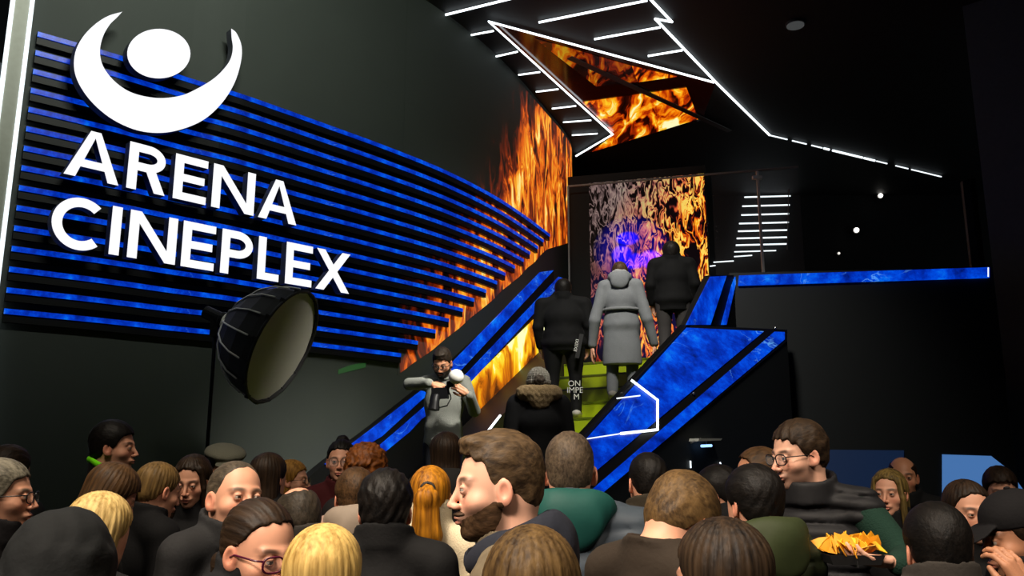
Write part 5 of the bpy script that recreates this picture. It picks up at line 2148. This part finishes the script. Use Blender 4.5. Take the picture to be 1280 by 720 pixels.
# photographer
fl_ = on_stairs(553, 454, 7.45)
ph = person(553, 454, 7.45, 'bearded photographer in a grey sweater standing on the stairs, checking his camera', yaw=168, pitch=30, hair=S_(top=.026, side=.008, quiff=True), hcol=((16, 12, 9), (44, 34, 24)),
            face={}, glasses=dict(m='dark', r=.003), beard=dict(col=((14, 10, 8), (34, 26, 20)), t=.008), stubble=.8, top='sweater', tcol=(112, 114, 108), tkind='knit', legs=(14, 15, 22), floor=fl_, hands=True, fine=.0045, build=1.06,
            coatlen=.5,
            arms={1: dict(elbow=(512, 480, 7.35), wrist=(537, 479, 7.17), dir=(1, -.1, -.25), back=(0, -.7, .8), curl=34), -1: dict(elbow=(593, 513, 7.38), wrist=(587, 494, 7.17), dir=(-.75, -.1, .5), back=(.1, -.9, .2), curl=34)}, skin='tan')
Hc = ph['H']
rm = ph['rootM']
cam_o = empty('photo_camera', rm @ Vector((-.085, .40, Hc - .44)), R(168))
tag(cam_o, 'black camera with a round white flash diffuser in the photographer\'s hands', 'camera')
MB().box((0, 0, 0), (.14, .06, .09)).build('camera_body', M['black'], cam_o)
MB().tube([(.03, .02, -.02), (.035, .04, -.07), (.04, .05, -.14)], [.036, .04, .05], 18).build('camera_lens', M['black'], cam_o)
MB().tube([(.0405, .051, -.1405), (.0407, .0515, -.143)], [.036, .036], 18).build('lens_glass', simple('lens_coat', (20, 20, 40), .05), cam_o)
MB().tube([(-.05, 0, .045), (-.11, .01, .09)], [.018, .022], 12).build('flash_stem', M['black'], cam_o)
MB().box((-.095, .01, .075), (.06, .05, .05)).build('flash_head', M['black'], cam_o)
MB().sphere((-.145, .03, .135), .066, 20, 14, (1, .8, .95)).build('flash_diffuser', simple('diffuser_white', (205, 202, 195), .6), cam_o, smooth=True)
MB().tube([(.07, 0, .02), (.10, -.03, -.06), (.03, -.04, -.12), (-.05, -.04, -.1), (-.09, -.02, -.04), (-.07, 0, .03)], .006, 6).build('camera_strap', M['cloth_black'], cam_o)

# woman with bobble hat and fur-trimmed hood
fl_ = on_stairs(673, 482, 6.9)
fw = person(673, 482, 6.9, 'person in knitted bobble hat and black parka with fur-trimmed hood on the lower steps', sex='f', yaw=2, hair=dict(kind='bob', top=.006, side=.008, len=.1), hcol=DBR, hmode='down', top='puffer', tkind='plain', tcol=(13, 13, 15), hood='fur', hoodcol=(128, 108, 78), legs=(12, 12, 14), floor=fl_, fine=.0055, build=1.2)


def beanie(q):
    d = ell(q, (0, -.012, .055), (.098, .118, .105))
    d = smax(d, .0 - q[2], .006)
    fold = smax(ell(q, (0, -.012, .03), (.106, .126, .06)), np.abs(q[2] - .022) - .024, .01)
    return smin(d, fold, .008) + .0035 * np.sin(np.arctan2(q[0], q[1] + .012) * 26) + .0015 * np.sin(q[2] * 300)


head_shell(fw, beanie, 'knitted_hat', cloth((116, 112, 104), 'knit'), h=.005)
head_shell(fw, lambda q: ell(q, (0, -.115, .035), (.048, .045, .048)) + .007 * wob(q, 170, 4), 'bobble', cloth((70, 62, 54), 'fur'), (-.08, -.19, -.05), (.08, -.03, .12), .004)

def text_mesh(name, cu, parent):
    t = link(bpy.data.objects.new('tmp', cu))
    bpy.context.view_layer.update()
    me = bpy.data.meshes.new_from_object(t.evaluated_get(bpy.context.evaluated_depsgraph_get()))
    bpy.data.objects.remove(t)
    return link(bpy.data.objects.new(name, me), parent)


# black figure with printed trousers
fl_ = on_stairs(704, 365, 9.0)
bk = person(704, 365, 9.0, 'black-clad person climbing the stairs with white lettering on the trousers', yaw=-6, hair=S_(top=.03, side=.018), hcol=BLK, top='coat', tcol=(7, 7, 8), legs=(10, 10, 11), floor=fl_, fine=.006, build=1.35, extra={'shoes': (190, 185, 180)})
for txt, dz, dx in (('ON', 0, -.01), ('IMPE', -.07, -.005), ('M', -.14, .01)):
    cu = bpy.data.curves.new('trouser_lettering', 'FONT')
    cu.body = txt
    cu.size = .085
    cu.extrude = .002
    cu.align_x = 'CENTER'
    cu.materials.append(simple('print_white', (200, 200, 195), .7) if 'print_white' not in bpy.data.materials else bpy.data.materials['print_white'])
    o = text_mesh('trouser_lettering', cu, bk['o'])
    o.location = (.12 + dx, -.082, bk['H'] * .22 + dz)
    o.rotation_euler = (R(90), 0, 0)
# patterned strap hanging at the hip
st = MB().box((0, 0, 0), (.045, .008, .26)).build('printed_strap', M['cloth_black'], bk['o'])
st.location = (.17, -.17, bk['H'] * .50)
st.rotation_euler = (0, R(12), 0)
cu = bpy.data.curves.new('strap_lettering', 'FONT')
cu.body = 'IIXIIXI'
cu.size = .05
cu.extrude = .001
cu.align_x = 'CENTER'
cu.materials.append(bpy.data.materials['print_white'])
o = text_mesh('strap_lettering', cu, st)
o.location = (-.015, -.006, 0)
o.rotation_euler = (R(90), R(-90), 0)

# grey coat
fl_ = on_stairs(775, 342, 8.65)
gc = person(775, 342, 8.65, 'woman in a long light grey hooded coat climbing the green stairs', sex='f', yaw=-10, hair=dict(kind='bob', top=.014, side=.01, len=.06), hcol=((44, 30, 18), (80, 58, 38)), hmode='down', top='longcoat', tcol=(112, 115, 118), hood='down', legs=(96, 98, 102), floor=fl_, fine=.0055, hands=True,
            arms={1: ((.27, -.06, -.62), (.33, .0, -.87), (.12, .1, -1), (1, 0, 0), 18), -1: ((-.27, -.06, -.62), (-.30, .0, -.87), (-.1, .1, -1), (-1, 0, 0), 18)}, extra={'shoes': (120, 116, 110)}, build=1.12)
bl = MB()
pts = [(math.cos(t) * (gc['w'] * .95 + .032), math.sin(t) * .145 - .01, gc['H'] * .64) for t in [k * math.pi / 16 for k in range(32)]]
bl.tube(pts, .018, 8, closed=True)
bl.build('coat_belt', cloth((112, 114, 116), 'plain'), gc['o'], smooth=True)
neck_ring(gc, 'inner_hood', cloth((150, 150, 150), 'knit'), .075, .03, .075, .5)

# black-coated man
fl_ = on_stairs(839, 318, 8.9)
bm_ = person(839, 318, 8.9, 'tall black-coated person with short dark hair at the top of the stairs, before the screen', yaw=-8, hair=S_(top=.028, side=.02, back=.02), hcol=((12, 10, 9), (30, 24, 20)), top='coat', tcol=(7, 7, 8), legs=(58, 55, 55), floor=fl_, fine=.006, build=1.12, coatlen=.44)
# ------------------------------------------------------------------ lights and camera
def area(name, loc, target, size, power, col, spread=180):
    l = bpy.data.lights.new(name, 'AREA')
    l.shape = 'RECTANGLE'
    l.size, l.size_y = size
    l.energy = power
    l.color = col
    l.spread = R(spread)
    o = bpy.data.objects.new(name, l)
    o.location = loc
    o.rotation_euler = (Vector(target) - Vector(loc)).to_track_quat('-Z', 'Y').to_euler()
    C.objects.link(o)
    return o


area('lobby_ceiling_light', (-1.6, 1.4, 6.0), (-.6, 2.9, 1.5), (1.6, 1.2), 46, (1, .86, .68), 58)
area('lobby_ceiling_light', (2.6, .6, 6.0), (1.6, 3.0, 1.5), (1.6, 1.2), 31, (1, .86, .70), 66)
area('lobby_ceiling_light', (-2.4, -2.2, 6.0), (.1, 2.0, 1.3), (1.5, 1.0), 34, (1, .84, .70), 36)
area('foyer_light', (.8, 5.5, 6.8), (1.1, 9.3, 2.6), (.8, .8), 60, (1, .95, .85), 70)  # unseen lamp added to brighten the steps
area('foyer_light', (1.6, 4.4, 6.0), (-.9, 7.1, 2.2), (.5, .5), 19, (1, .95, .85), 26)  # unseen lamp added to brighten the photographer
area('wall_washer_light', (-.6, 3.2, 6.9), (-3.0, 6.8, 6.5), (2.0, .3), 125, (.95, 1, .86), 110)  # unseen lamp added to lift the upper sign wall
w = bpy.data.worlds.new('world')
bpy.context.scene.world = w
w.use_nodes = True
w.node_tree.nodes['Background'].inputs[0].default_value = (.6, .75, .8, 1)
w.node_tree.nodes['Background'].inputs[1].default_value = .08

cd = bpy.data.cameras.new('camera')
cd.sensor_width = 36
cd.lens = F / 1280 * 36
cam = bpy.data.objects.new('camera', cd)
cam.location = CAM
cam.rotation_euler = (math.pi / 2 + PITCH, 0, 0)
C.objects.link(cam)
sc = bpy.context.scene
sc.camera = cam
sc.view_settings.view_transform = 'Standard'
sc.view_settings.look = 'None'
sc.view_settings.gamma = 1
sc.view_settings.exposure = 0
sc.view_settings.use_curve_mapping = False
sc.cycles.use_denoising = True
sc.cycles.max_bounces = 5
sc.cycles.sample_clamp_indirect = 4
